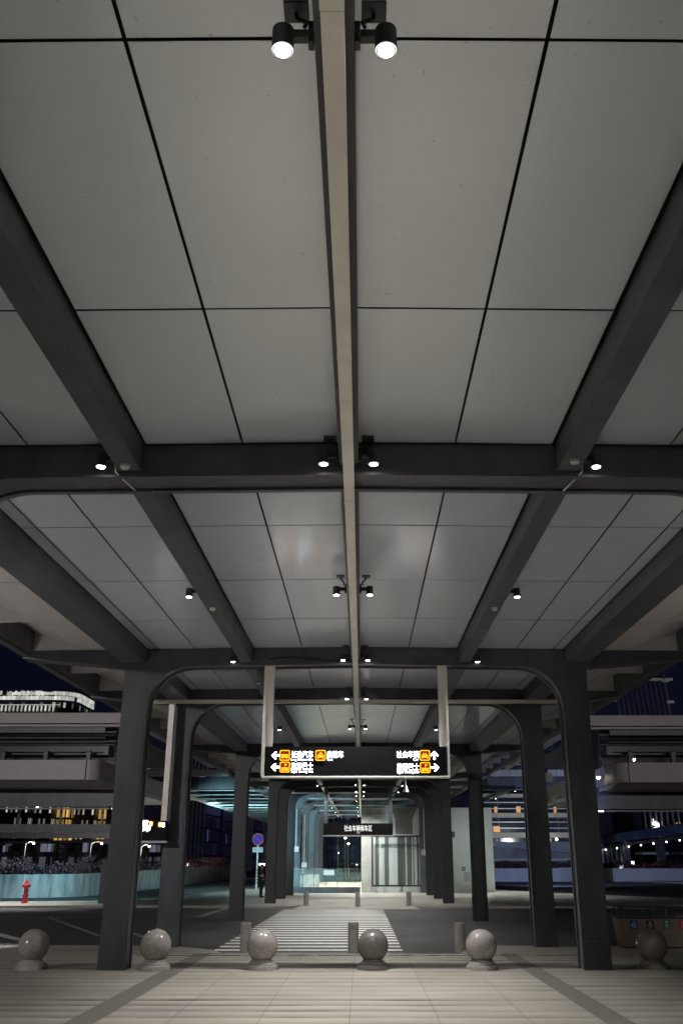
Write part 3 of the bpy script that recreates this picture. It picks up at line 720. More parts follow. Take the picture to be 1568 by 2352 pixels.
# ------------------------------------------------------------------ raised deck buildings to the left and right
WY = 36.0
def wing(s):
    nm = 'left' if s < 0 else 'right'
    xin = xat(231, 1770, WY) if s < 0 else xat(1410, 1775, WY)
    xo = s * 46.0
    t = thing('deck_building', 'greige %s deck building with long fascias and dark recesses %s' % (nm, 'above the red hydrant' if s < 0 else 'above the recycling bin'), 'building', (xin + s * 5, WY, gz(WY)))
    def bx(a, b, y0, y1, z0, z1): return MB().box(min(a, b), max(a, b), y0, y1, z0, z1)
    dy = 0 if s < 0 else 6
    Zp = lambda py: zat(py, WY)
    x = xin - s * .0
    # upper parapet in long panels
    e0 = 1.0 if s < 0 else .9
    xs = [xin + s * (-1.2 if s < 0 else -1.2)] + [xin + s * (6.1 * i + 2.4) for i in range(1, 7)]
    mb = MB()
    for a, b in zip(xs[:-1], xs[1:]): mb.box(min(a + s * .03, b), max(a + s * .03, b), WY, WY + .3, Zp(1661 + dy), Zp(1637 + dy))
    mb.build('parapet', M['pinkish'], t, bevel=.01)
    bx(xs[0], xo, WY + .02, WY + .3, Zp(1668.5 + dy), Zp(1663.5 + dy)).build('drip_strip', M['pinkish'], t)
    bx(xin, xo, WY + .1, WY + .28, Zp(1682 + dy), Zp(1669.5 + dy)).build('upper_beam', M['steel'], t)
    # recess wall with pipes
    bx(xin + s * .2, xo, WY + 2.6, WY + 2.9, Zp(1792), Zp(1655)).build('recess_wall', M['steel2'], t)
    for k, py in enumerate((1688, 1696)):
        MB().cyl((xin + s * .2, WY + 1.0 + k * .3, Zp(py)), (xo, WY + 1.0 + k * .3, Zp(py)), .05, n=10).build('pipe', M['steel'], t, smooth=True)
    bx(xin + s * .2, xo, WY + 1.6, WY + 2.3, Zp(1724), Zp(1703)).build('bulkhead', M['steel2'], t)
    mb = MB()
    for i in range(8): mb.box(min(xin, xo), max(xin, xo), WY + 2.2, WY + 2.32, Zp(1745) + i * .065, Zp(1745) + i * .065 + .02)
    mb.build('louvre', M['steel2'], t)
    for i in range(7):
        px = xin + s * (.9 + i * 1.7); bx(px, px + .16, WY + 1.0, WY + 1.2, Zp(1748), Zp(1717)).build('post', M['steel'], t)
    bx(xin + s * .5, xo, WY + 1.0, WY + 1.08, Zp(1719), Zp(1716.5)).build('rail', M['steel'], t)
    # lower fascia with a rounded inner end
    z0, z1 = Zp(1792 + dy), Zp(1747 + dy)
    mb = MB(); segs = [xin + s * .45] + [xin + s * (.45 + 13 * i) for i in range(1, 4)]
    for a, b in zip(segs[:-1], segs[1:]): mb.box(min(a + s * .04, b), max(a + s * .04, b), WY - .3, WY - .05, z0, z1)
    mb.build('fascia', M['pinkish'], t, bevel=.012)
    mb = MB(); pa, pb = [], []
    for i in range(9):
        a = i / 8 * math.pi / 2; pa.append((xin + s * (.44 - .44 * math.sin(a)), WY - .3 + .44 * (1 - math.cos(a)), z1))
        pb.append((xin + s * (.44 - .44 * math.sin(a)), WY - .3 + .44 * (1 - math.cos(a)), z0))
    pa.append((xin, WY + 16, z1)); pb.append((xin, WY + 16, z0))
    mb.strip(pa, pb, (s * .03, .06, 0)); mb.build('end_fascia', M['pinkish'], t, smooth=True)
    # soffit and the deep beam below
    mb = MB(); mb.prism([(xin + s * .1, WY - .2, z0 + .02), (xin + s * .1, WY + 1.2, z0 - .16), (xin + s * .1, WY + 16, z0 - .16), (xin + s * .1, WY + 16, z0 + .1), (xin + s * .1, WY, z0 + .1)], (xo - xin, 0, 0))
    mb.build('soffit', M['soffit'], t)
    bx(xin - s * .4, xo, WY + 3.0, WY + 3.5, zat(1852 + dy, WY + 3), zat(1800, WY + 3)).build('main_beam', M['steel'], t)
    MB().cyl((xin + s * .3, WY + 2.9, zat(1857 + dy, WY + 2.9)), (xo, WY + 2.9, zat(1857 + dy, WY + 2.9)), .035, n=8).build('pipe', M['whitemetal'], t)
    bx(xin - s * .05, xin + s * .18, WY + 2.8, WY + 2.95, zat(1859 + dy, WY + 2.9), zat(1855.5 + dy, WY + 2.9)).build('lamp', M['strip'], t)
    # upper deck continuing back along the canopy
    bx(xin + s * .02, xo, WY + .31, WY + 22, Zp(1655), Zp(1652)).build('upper_deck', M['steel2'], t)
    bx(xin - s * 1.2, xin - s * .95, WY + .32, WY + 20, Zp(1661 + dy), Zp(1637 + dy)).build('side_parapet', M['pinkish'], t)
    if s < 0:
        lo = [('lower_rail', 1892, 1910, 'soffit')]
        bx(xin - s * .3, xo, WY + 4, WY + 4.3, zat(1911, WY + 4), zat(1893, WY + 4)).build('lower_beam', M['steel'], t)
        for i in range(8):
            px = xin + s * (.9 + i * 1.75); bx(px, px + .09, WY + 4.0, WY + 4.1, zat(1892.5, WY + 4), zat(1852, WY + 4)).build('mullion', M['black'], t)
        bx(xin + s * .0, xo, WY + 4.0, WY + 4.2, zat(1925, WY + 4), zat(1911.6, WY + 4)).build('dark_band', M['black'], t)
    for px, Y in (((236, 47.0),) if s < 0 else ((1740, 47.0),)):
        x = xat(px, 2070, Y); bx(x - .22, x + .22, Y, Y + .44, gz(Y, -.15), Zp(1795)).build('column', M['steel2'], t)
    for dx in (14, 27):
        bx(xin + s * dx, xin + s * (dx + .5), 47, 47.5, gz(47, -.15), Zp(1795)).build('column', M['steel2'], t)
    return t, xin, Zp
WL = wing(-1); WR = wing(1)
# back parapet and beam of the left deck that cross behind the columns
u, v = xat(318, 1775, 58), xat(600, 1775, 58)
for i in range(3):
    a_, b_ = u + (v - u) * i / 3, u + (v - u) * (i + 1) / 3; MB().box(a_ + .02, b_ - .02, 58, 58.3, zat(1783, 58), zat(1768, 58)).build('back_parapet', M['pinkish'], WL[0])
MB().box(u, v, 58.1, 59.4, zat(1812, 58), zat(1784, 58)).build('back_beam', M['steel2'], WL[0])
for px, Y in ((60, 46.6), (-70, 46.6)):  # lamps added unseen under the deck to light the footway
    p = Vector((xat(px, 2072, Y), Y, 3.9)); t = thing('deck_lamp', 'added unseen lamp under the left deck lighting the footway %s the hydrant' % ('by' if px > 0 else 'left of'), 'lamp', p, 'added lamps under the left deck')
    MB().lathe([(.10, -.02), (.13, 0), (.06, .1), (.02, .14)], c=p, n=20).build('shade', M['whitemetal'], t, smooth=True)
    MB().ball(p - Vector((0, 0, .03)), .08, u=14, v=8).build('bulb', M['bulb'], t, smooth=True)
    MB().cyl(p + Vector((0, 0, .13)), p + Vector((0, 0, .45)), .02).build('stem', M['steel2'], t)
    l = bpy.data.objects.new('beam', spot_data('deck_beam', 900, 120)); C.objects.link(l); l.parent = t; l.location = (0, 0, -.14)  # beam of the added lamp under the left deck
# lamps glowing inside the right recess
for px, py, lab in ((1453, 1742, 'round glowing lamp in the recess above the right lower fascia'), (1373, 1783, 'glowing lamp by the violet rounded end of the right deck')):
    p = at(px, py, WY + 1.4); t = thing('deck_lamp', lab, 'lamp', p, 'lamps in the right deck building', world=True)
    MB().lathe([(.10, -.02), (.13, 0), (.06, .1), (.02, .14)], c=p, n=20).build('shade', M['whitemetal'], t, smooth=True)
    MB().ball(p - Vector((0, 0, .03)), .085, u=14, v=8).build('bulb', M['bulb'], t, smooth=True)
# grille of vertical bars on the right roof
p0, p1 = at(1425, 1645, 41), at(1540, 1645, 41)
t = thing('roof_grille', 'tall screen of thin vertical grey bars standing on the right deck', 'screen', ((p0.x + p1.x) / 2, 41, p0.z))
zt2 = zat(1562, 41)
for i in range(11):
    x = p0.x + (p1.x - p0.x) * i / 10; r = .05 if i in (0, 10) else .026
    MB().cyl((x, 41, p0.z - .3), (x - .12, 41, zt2 + (.25 if i == 10 else 0)), r, n=8).build('bar', M['steel'], t)
for zz in (zt2 - .02, zt2 + .62, zt2 + .95):
    MB().box(p0.x + .8, p1.x + .3, 41.05, 41.15, zz, zz + .12).build('rail', M['whitemetal'], t)
for x, z in ((p1.x - .1, zt2 - .05), (p1.x + .02, zt2 - 1.0), (p0.x - .3, p0.z + .7)):
    MB().box(x - .16, x + .16, 40.85, 41.0, z - .06, z + .06).build('bracket', M['whitemetal'], t, bevel=.02)
# ------------------------------------------------------------------ left side: retaining wall, hedge, hydrant, lamps, city
wpts = [(-60, 57.5), (-30, 57.3), (-20, 57.6), (-17.6, 59.5), (-16.6, 64), (-16.7, 79), (-17.2, 93), (-17.8, 131)]
mb = MB(); P0 = [Vector((x, y, gz(y, RO - .1))) for x, y in wpts]; P1 = [Vector((x, y, zat(2009, 57.5) + (y - 57.5) * -.006)) for x, y in wpts]
mb.strip(P1, P0, (-.5, .45, 0))
tag(mb.build('retaining_wall', M['render']), 'long pale stained retaining wall curving along the left road behind the hydrant', 'wall')
def leaves(name, pts, h, w, count, mats, label, cat, size=.17, kind=None):
    me = bpy.data.meshes.new(name); b = bmesh.new(); random.seed(len(name) + count)
    seglen = [(Vector(q) - Vector(p)).length for p, q in zip(pts[:-1], pts[1:])]; tot = sum(seglen)
    for i in range(count):
        d = random.random() * tot; k = 0
        while d > seglen[k]: d -= seglen[k]; k += 1
        c = Vector(pts[k]).lerp(Vector(pts[k + 1]), d / seglen[k])
        bumpy = .65 + .35 * math.sin(c.x * 1.7 + c.y * .9) * math.sin(c.x * .63 + c.y * .4)
        c += Vector((random.gauss(0, w), random.gauss(0, w), random.random() ** .8 * h * bumpy * 1.2))
        u = Vector((random.gauss(0, 1), random.gauss(0, 1), random.gauss(0, 1))).normalized(); v = u.orthogonal().normalized()
        v = (v + u.cross(v) * random.uniform(-1, 1)).normalized(); s_ = size * random.uniform(.6, 1.4)
        f = b.faces.new([b.verts.new(c + u * s_), b.verts.new(c + v * s_ * .55), b.verts.new(c - u * s_), b.verts.new(c - v * s_ * .55)])
        f.material_index = 0 if random.random() < .62 else 1
    b.to_mesh(me); b.free()
    for m in mats: me.materials.append(M[m])
    o = bpy.data.objects.new(name, me); C.objects.link(o); tag(o, label, cat); 
    if kind: o['kind'] = kind
    return o
hz = lambda x, y: Vector((x - .9, y + .9, zat(2012, 57.5) + (y - 57.5) * -.006))
leaves('flowering_hedge', [hz(x, y) for x, y in wpts[1:]], 0.95, .3, 17000, ('hedge', 'leaf'), 'purple flowering hedge trailing along the top of the left retaining wall', 'hedge', .085)
p = g(57, 2074.5); hy = thing('fire_hydrant', 'red fire hydrant standing on the far left footway', 'hydrant', p, world=False)
MB().lathe([(.17, 0), (.17, .05), (.13, .06), (.13, .32), (.15, .33), (.15, .37), (.10, .39), (.095, .78), (.12, .80), (.12, .84), (.105, .86), (.10, .93), (.05, 1.0), (.035, 1.06), (0, 1.065)], n=24).build('barrel', M['red'], hy, smooth=True)
MB().cyl((-.2, 0, .78), (.2, 0, .78), .065, n=14).build('side_outlet', M['red'], hy, smooth=True)
MB().cyl((0, 0, .72), (0, -.2, .72), .075, n=14).build('front_outlet', M['red'], hy, smooth=True)
MB().lathe([(.19, .80), (.20, .82), (.18, .84)], n=24).build('flange', M['red'], hy, smooth=True)
# street lamps
def lamp_post(px, py_top, Y, label, arm=.0, group='street lamps seen beyond the canopy', r=.09, bulb=.22, lit=0, pm='whitemetal'):
    top = at(px, py_top, Y); base = gz(Y, RO)
    t = thing('street_lamp', label, 'street lamp', (top.x, Y, base))
    MB().cyl((top.x, Y, base), (top.x, Y, top.z), r, r * .6, n=10).build('pole', M[pm], t, smooth=True)
    hx = top.x + arm
    if arm: MB().tube([(top.x, Y, top.z - .1), (top.x + arm * .4, Y, top.z + .15), (hx, Y, top.z + .2)], r * .5).build('arm', M['whitemetal'], t)
    MB().lathe([(bulb * 1.3, .0), (bulb * 1.1, .1), (bulb * .4, .2), (0, .22)], c=(hx, Y, top.z + .1), n=16).build('lamp_head', M['whitemetal'], t, smooth=True)
    MB().ball((hx, Y, top.z), bulb, (1, 1, .7), 14, 8).build('bulb', M['bulb'], t, smooth=True)
    if lit:
        l = bpy.data.lights.new('street_glow', 'POINT'); l.energy = lit; l.color = (1, .9, .78); l.shadow_soft_size = .25
        lo = bpy.data.objects.new('glow', l); C.objects.link(lo); lo.parent = t; lo.location = (hx - top.x, 0, top.z - base - .35)
    return t
for px, py, lab, arm in ((60, 1937, 'leftmost street lamp before the apartment block', .9), (210, 1937, 'street lamp in the middle before the apartment block', 1.2), (325, 1944, 'street lamp before the apartment block, next to the nearest left column', .9)):
    lamp_post(px, py, 110, lab, arm, bulb=.13, lit=900, r=.06, pm='steel')
for px, py, Y, lab in ((426, 1985, 100, 'low bright street lamp beside the second left column'), (505, 1985, 150, 'low warm street lamp before the dark glass tower'), (1018 - 416, 1985, 140, 'low street lamp right behind the standing guard')):
    lamp_post(px, py, Y, lab, 0, bulb=.42 if Y > 120 else .3)
for px, py, Y, lab in ((776, 1913, 118, 'tallest thin street lamp seen through the far arch'), (793, 1925, 122, 'second thin street lamp seen through the far arch'), (800, 1938, 126, 'third thin street lamp seen through the far arch'), (776.5, 1959, 150, 'short street lamp at the left edge of the far arch opening'), (822 - 3, 1985, 150, 'lowest street lamp seen at the right of the far arch row')):
    lamp_post(px, py, Y, lab, 0, bulb=.15, r=.09)
# apartment block far left
AY = 190
def tower(name, px0, px1, py0, Y, depth, m, label, cat='building', group=None):
    a, b = at(px0, py0, Y), at(px1, py0, Y)
    t = thing(name, label, cat, ((a.x + b.x) / 2, Y, gz(Y)), group)
    return t, a.x, b.x, a.z
wm = window_wall('apartment_glow_facade', (.24, .23, .27), (.03, .035, .06), 2.6, 3.1, .7, (.75, .75, 1), .3)  # most panes glow dimly to lift the grey of the facade
for k, (p0, p1, py, Yk, lab) in enumerate(((-60, 8, 1942, 190, 'grey apartment block at the far left edge behind the hedge'), (14, 104, 1938, 186, 'wide grey apartment block behind the hedge beside the left street lamp'), (118, 196, 1936, 192, 'grey apartment block behind the hedge with one bright stairwell'), (204, 268, 1934, 188, 'grey apartment block behind the hedge at the middle street lamp'), (276, 345, 1940, 190, 'grey apartment block behind the nearest left column'))):
    t, x0, x1, z = tower('apartment_block', p0, p1, py, Yk, 14, None, lab, group='apartment blocks beyond the left hedge')
    MB().box(x0, x1, Yk, Yk + 14, gz(Yk, -2), z).build('wall', wm, t)
    MB().box(x0 - .3, x1 + .3, Yk - .4, Yk + 14, z + .002, z + .5).build('roof', M['concrete'], t)
    w = (x1 - x0)
    for j in range(3):
        xx = x0 + w * (.12 + .32 * j); MB().box(xx, xx + w * .1, Yk - .9, Yk - .005, gz(Yk), z - .4).build('balcony_stack', M['brown'], t)
# tall hotel slabs behind, whose lit floors show through the slots of the deck building
for k, (p0, p1, py, lab, mt) in enumerate(((20, 104, 1800, 'dark tower with rows of thin white lights behind the left deck slot', 'cool'), (112, 188, 1800, 'dark tower with white lights beside the golden tower behind the deck slot', 'cool'), (192, 248, 1800, 'golden lit tower behind the left deck slot', 'warm'), (272, 344, 1800, 'tower with speckled lights behind the left deck slot', 'cool'), (352, 394, 1800, 'narrow golden lit tower behind the left deck', 'warm'))):
    Yk = 330 + 6 * k; t, x0, x1, z = tower('city_tower', p0 - 150 if False else p0 * .62 + 10, p1 * .62 + 10, py, Yk, 20, None, lab, group='lit towers behind the left deck building')
    m_ = window_wall('tower_facade_' + mt, (.03, .03, .04), (.02, .02, .03), 1.7, 4.2, .5 if mt == 'cool' else .85, (1, .95, .85) if mt == 'cool' else (1, .6, .16), .9 if mt == 'cool' else 1.2, .62 if mt == 'cool' else .3, .45 if mt == 'cool' else .18)
    MB().box(x0, x1, Yk, Yk + 20, gz(Yk, -2), z).build('wall', m_, t)
    MB().box(x0 - .3, x1 + .3, Yk - .3, Yk + 20, z + .002, z + 1).build('roof', M['steel2'], t)
# lit hotel crown above the deck building
HY = 620; random.seed(5)
h0, h1, zb, zt_ = at(-90, 1640, HY), at(150, 1640, HY), zat(1640, HY), zat(1593, HY)
t = thing('hotel_tower', 'tall tower at the upper left with a white lit curved crown', 'tower', ((h0.x + h1.x) / 2, HY, gz(HY)))
def crown_path(off, z):
    P = [(h0.x, HY + off, z)]
    for i in range(13):
        a = i / 12 * math.pi / 2; P.append((h1.x - 8 + (14 - off) * math.sin(a), HY + 14 - (14 - off) * math.cos(a), z))
    P.append((h1.x + 6 - off, HY + 45, z)); return P
MB().strip(crown_path(2, zat(1612, HY)), crown_path(2, gz(HY)), (-2, 2, 0)).build('wall', window_wall('hotel_facade', (.02, .02, .03), (.03, .035, .05), 4.2, 7.0, .45, (.95, .95, .85), .5, .5, .5), t)
for za, zb_, nm in ((1588, 1596, 'crown_band'), (1597.5, 1607, 'crown_band')):
    P1, P2 = crown_path(0, zat(za, HY)), crown_path(0, zat(zb_, HY)); mb = MB()
    for i in range(48):
        f0, f1 = i / 48, (i + .86) / 48
        a = P1[0]; x0 = h0.x + (h1.x - 8 - h0.x) * f0; x1 = h0.x + (h1.x - 8 - h0.x) * f1; zz = random.uniform(-.8, .5)
        mb.box(x0, x1, HY - 1, HY + .5, P2[0][2], P1[0][2] + zz)
    mb.strip(P1[1:], P2[1:], (-1, .8, 0)); mb.build(nm, M['crown'], t)
mb = MB()
for i in range(24):
    x0 = h0.x + (h1.x - 6 - h0.x) * i / 24; mb.box(x0, x0 + 1.0, HY - .6, HY, zat(1634, HY), zat(1620, HY)); 
mb.box(h0.x, h1.x - 4, HY - .6, HY - .1, zat(1619.6, HY), zat(1618.4, HY)); mb.build('lit_column_row', M['crown'], t)
# dark glass towers seen between the left columns and a distant spire
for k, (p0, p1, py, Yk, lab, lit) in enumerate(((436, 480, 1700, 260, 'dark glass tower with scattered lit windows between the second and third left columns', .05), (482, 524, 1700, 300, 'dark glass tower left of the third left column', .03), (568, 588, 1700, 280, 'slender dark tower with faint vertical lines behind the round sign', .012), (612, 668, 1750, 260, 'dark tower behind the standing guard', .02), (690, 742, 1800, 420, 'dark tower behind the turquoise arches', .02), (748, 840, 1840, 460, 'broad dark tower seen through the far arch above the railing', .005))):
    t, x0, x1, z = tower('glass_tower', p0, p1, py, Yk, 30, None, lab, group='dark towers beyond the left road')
    MB().box(x0, x1, Yk, Yk + 30, gz(Yk, -2), z).build('wall', window_wall('dark_tower_haze_facade', (.05, .05, .09), (.012, .018, .045), 2.2, 3.6, .92, (.3, .36, 1), .018, .1, .12, (60, 60 * lit / .018, .3)), t)  # dim navy glow on the panes stands in for city haze
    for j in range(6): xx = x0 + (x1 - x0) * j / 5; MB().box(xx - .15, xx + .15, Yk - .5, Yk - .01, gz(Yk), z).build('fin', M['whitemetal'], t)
SPY = 1400
c_, top, bot = at(493, 1940, SPY), zat(1874, SPY), zat(2000, SPY)
t = thing('spire_tower', 'distant tapering skyscraper with a red tip between the second and third left columns', 'tower', (c_.x, SPY, bot))
t2 = (c_.x, SPY)
MB().lathe([(12, bot), (11.5, zat(1940, SPY)), (8, zat(1905, SPY)), (3, zat(1886, SPY)), (.8, zat(1880, SPY))], c=(c_.x, SPY, 0), n=16).build('wall', window_wall('spire_facade', (.03, .03, .04), (.04, .04, .05), 5, 9, .3, (1, .75, .4), .7, .3, .4), t)
MB().cyl((c_.x, SPY, zat(1884, SPY)), (c_.x, SPY, top), 1.6, .8).build('spire', M['orange'], t)
MB().box(c_.x - 7, c_.x + 7, SPY - 13, SPY - 12, zat(1948, SPY), zat(1939, SPY)).build('lit_panel', M['orange'], t)

# ------------------------------------------------------------------ no-stopping sign and the guard
p = g(588.5, 2043); Yn = p.y
t = thing('no_stopping_sign', 'round blue and red no-stopping sign with a white plate on a striped pole', 'road sign', (p.x, Yn, p.z))
cc = at(592.5, 1928, Yn); sc = (at(693, 1928, Yn).x - at(593, 1928, Yn).x) / 100
MB().cyl((cc.x, Yn + .06, p.z), (cc.x, Yn + .06, cc.z), .065, n=12).build('pole', M['white'], t, smooth=True)
mb = MB()
for i in range(5): mb.prism([(cc.x - .07, Yn - .012, p.z + .35 + i * .22), (cc.x + .07, Yn - .012, p.z + .45 + i * .22), (cc.x + .07, Yn - .012, p.z + .56 + i * .22), (cc.x - .07, Yn - .012, p.z + .46 + i * .22)], (0, .004, 0))
mb.build('hazard_stripe', M['black'], t)
def disc(r, y, m, nm, par): return MB().cyl((cc.x, y, cc.z), (cc.x, y + .012, cc.z), r, n=40).build(nm, m, par)
M['signred'] = mat('sign_red', (.36, .02, .05), .6); M['signblue'] = mat('sign_blue', (.002, .012, .55), .6); M['signpink'] = mat('sign_rim', (.5, .18, .25), .6)
dd = disc(13 * sc, Yn - .02, M['signpink'], 'disc', t); disc(12 * sc, Yn - .034, M['signred'], 'ring', dd); disc(9.6 * sc, Yn - .048, M['signblue'], 'blue_face', dd)
mb = MB(); r = 10 * sc; w = 1.0 * sc; k = .7071
mb.prism([(cc.x - r * k - w, Yn - .056, cc.z + r * k - w), (cc.x + r * k - w, Yn - .056, cc.z - r * k - w), (cc.x + r * k + w, Yn - .056, cc.z - r * k + w), (cc.x - r * k + w, Yn - .056, cc.z + r * k + w)], (0, .006, 0)); mb.build('slash', M['signred'], dd)
q0, q1 = at(580, 1957.5, Yn), at(604, 1946, Yn); pl = MB().box(q0.x, q1.x, Yn - .03, Yn, q0.z, q1.z).build('plate', M['white'], t)
text_mesh('限停三分钟', .3, mat('plate_blue', (.02, .12, .25), .5), 'lettering', pl, (q0.x + .07, Yn - .034, q0.z + .10), width=(q1.x - q0.x) - .14)

def person(loc):
    b = bmesh.new(); ly = b.verts.layers.skin.verify(); V = []
    def v(x, y, z, r, r2=None):
        q = b.verts.new((x, y, z)); q[ly].radius = (r, r2 or r); V.append(q); return q
    def e(*vs):
        for a, c in zip(vs, vs[1:]): b.edges.new((a, c))
    pel = v(0, 0, .93, .155, .12); pel[ly].use_root = True
    wa, ch, sh = v(0, 0, 1.08, .14, .11), v(0, .01, 1.27, .165, .12), v(0, .02, 1.41, .10, .09)
    nk, hd0, hd1, hd2 = v(0, .015, 1.50, .055), v(0, -.005, 1.56, .075, .085), v(0, -.01, 1.65, .078, .095), v(0, .0, 1.71, .05, .06)
    e(pel, wa, ch, sh, nk, hd0, hd1, hd2)
    nose = v(0, -.105, 1.615, .014); e(hd0, nose) if False else e(hd1, nose)
    for s in (-1, 1):
        ear = v(s * .085, .0, 1.625, .016); e(hd1, ear)
        s1, el, wr, pm = v(s * .19, .02, 1.39, .062), v(s * .245, .04, 1.12, .046), v(s * .2, -.13, .97, .034), v(s * .17, -.20, .95, .036, .02)
        e(sh, s1, el, wr, pm)
        for i in range(4):
            f1 = v(s * (.185 - i * .017), -.255 - .006 * (1.5 - abs(i - 1.5)), .945, .0095); f2 = v(s * (.18 - i * .017), -.285 - .006 * (1.5 - abs(i - 1.5)), .925, .008); e(pm, f1, f2)
        th1 = v(s * .135, -.215, .955, .011); th2 = v(s * .125, -.245, .945, .009); e(pm, th1, th2)
        hp, kn, an, hl, to = v(s * .095, 0, .86, .105, .1), v(s * .10, -.01, .49, .066), v(s * .105, .02, .09, .045), v(s * .105, .0, .05, .05), v(s * .12, -.15, .035, .042, .032)
        e(pel, hp, kn, an, hl, to)
    me = bpy.data.meshes.new('person'); b.to_mesh(me); b.free()
    m, N, L, P = new_mat('guard_body'); P.inputs['Roughness'].default_value = .8
    tc = N.new('ShaderNodeTexCoord'); sp = N.new('ShaderNodeSeparateXYZ'); L.new(tc.outputs['Object'], sp.inputs[0])
    mx = N.new('ShaderNodeMix'); mx.data_type = 'RGBA'; mx.inputs[6].default_value = (.012, .013, .017, 1); mx.inputs[7].default_value = (.36, .22, .16, 1)
    sk = math_node(N, L, 'MAXIMUM', math_node(N, L, 'GREATER_THAN', sp.outputs['Z'], 1.485), math_node(N, L, 'LESS_THAN', sp.outputs['Y'], -.17))
    sk = math_node(N, L, 'MULTIPLY', sk, math_node(N, L, 'GREATER_THAN', sp.outputs['Z'], .5))
    L.new(sk, mx.inputs[0]); L.new(mx.outputs[2], P.inputs['Base Color']); me.materials.append(m)
    o = bpy.data.objects.new('person', me); C.objects.link(o)
    o.modifiers.new('Skin', 'SKIN'); sb = o.modifiers.new('Sub', 'SUBSURF'); sb.levels = 2; sb.render_levels = 2
    o.location = loc; o.rotation_euler = (0, 0, R(70)); ORG[o.name] = Vector((0, 0, 0))
    tag(o, 'person in dark uniform with pale reflective stripes standing beside the round sign', 'person')
    mb = MB()
    for z, rx, ry in ((1.10, .168, .135), (1.17, .176, .138)):
        A = [(rx * math.cos(t * math.pi / 12), ry * math.sin(t * math.pi / 12) + .008, z) for t in range(25)]
        B = [(x, y, z + .04) for x, y, _ in A]; mb.strip(A, B, (0, 0, .001))
    mb.box(-.12, .12, .145, .149, 1.28, 1.33)
    mb.build('reflective_stripe', mat('reflective', (.8, .82, .6), .3), o)
    MB().lathe([(.105, 1.665), (.112, 1.69), (.115, 1.72), (.08, 1.75), (0, 1.757)], n=20).box(-.075, .075, -.19, -.09, 1.668, 1.68).build('cap', M['uniform'], o, smooth=True)
    mb = MB(); 
    for s in (-1, 1): mb.ball((s * .033, -.094, 1.64), .011, u=8, v=6)
    mb.build('eyes', M['black'], o)
    MB().box(-.025, .025, -.1, -.09, 1.575, 1.582).build('mouth', mat('lips', (.3, .12, .1), .6), o)
    return o
pg = g(599, 2061.5); person((pg.x, pg.y, pg.z))

# wide pleated eave beside the left road that catches the cyan light
mb = MB(); y = 60.0; random.seed(4)
while y < 128:
    for xa, xb, sg_ in ((-12.3, -9.5, 1), (-9.45, -6.75, -1)):
        u, v = (xa, xb) if sg_ > 0 else (xb, xa)
        mb.prism([(u, y, 5.40), (v, y, 5.40), (v, y + 4.5, 5.98)], (0, 0, .05)); mb.prism([(u, y + .05, 5.40), (v, y + 4.55, 5.98), (u, y + 4.55, 5.5)], (0, 0, .05))
    y += 4.8
mb.build('pleated_eave', M['pale'], canopy)
MB().box(-12.4, -6.7, 59.8, 129, 6.03, 6.2).build('roof', M['steel2'], canopy)
MB().box(-12.5, -12.32, 59.8, 129, 5.34, 6.02).build('eave_edge', M['soffit'], canopy)

# ------------------------------------------------------------------ service block at the far right of the walkway
SBY = 65.9
x0, x1 = xat(830, 2045, SBY), xat(1137, 2045, SBY); zt = zat(1855, SBY); zg = gz(SBY, -.2)
sb = thing('service_block', 'pale clad service block with brown stripes and a glazed display bay at the far end', 'building', ((x0 + x1) / 2, SBY, gz(SBY)))
MB().box(x0, x1, SBY, SBY + 8, zg, zt).build('wall', M['pale'], sb, bevel=.02)
xa = xat(853, 2000, SBY)
MB().box(x0 - .02, xa, SBY - .12, SBY - .003, zg, zat(1856, SBY)).build('pilaster', M['concrete'], sb, bevel=.01)
MB().box(x0 + .02, xat(975, 1870, SBY), SBY - .135, SBY - .122, zat(1868, SBY) - .012, zat(1868, SBY) + .012).build('joint', M['brown'], sb)
# brown flared upright
cx = xat(927, 1890, SBY); y_ = SBY - .012; w = .68
prof = [(w * 1.35, zat(1856, SBY)), (w * 1.1, zat(1868, SBY)), (w * .9, zat(1880, SBY)), (w * .86, zat(1916, SBY))]
MB().prism([(cx + a, y_, z) for a, z in prof] + [(cx - a, y_, z) for a, z in prof[::-1]], (0, .01, 0)).build('brown_upright', M['brown'], sb)
# display bay
bx0, bx1, bz0, bz1 = xat(855, 2030, SBY), xat(975, 2030, SBY), zat(2034, SBY), zat(1921, SBY)
MB().box(bx0, bx1, SBY - .006, SBY - .002, bz0, bz1).build('bay_back', M['pale'], sb)
mb = MB()
for a, b in ((862, 870), (884, 893), (913, 931), (935, 951), (958, 962)):
    u0, u1 = bx0 + (a - 855) / 120 * (bx1 - bx0), bx0 + (b - 855) / 120 * (bx1 - bx0); mb.box(u0, u1, SBY - .03, SBY - .007, bz0, bz1)
mb.build('bay_stripe', mat('bay_brown', (.075, .06, .052), .6, 0, .08), sb)
mb = MB()
for z in (bz0, bz1): mb.box(bx0 - .05, bx1 + .05, SBY - .5, SBY - .42, z - .05, z + .05)
for x in (bx0, bx1): mb.box(x - .05, x + .05, SBY - .5, SBY - .42, bz0 + .052, bz1 - .052)
mb.build('bay_frame', M['black'], sb)
for px in (873, 903, 947): 
    x = bx0 + (px - 855) / 120 * (bx1 - bx0); MB().box(x - .04, x + .04, SBY - .48, SBY - .43, bz0 + .052, bz1 - .052).build('mullion', M['whitemetal'], sb)
MB().box(bx0 + .05, bx1 - .05, SBY - .46, SBY - .45, bz0 + .06, bz1 - .06).build('bay_glass', glass_mat('bay_pane', (.4, .55, .5), .03, .05), sb)
q = at(1064, 1996, SBY); MB().box(q.x - .12, q.x + .12, SBY - .03, SBY - .002, q.z - .12, q.z + .12).build('plaque', M['black'], sb)
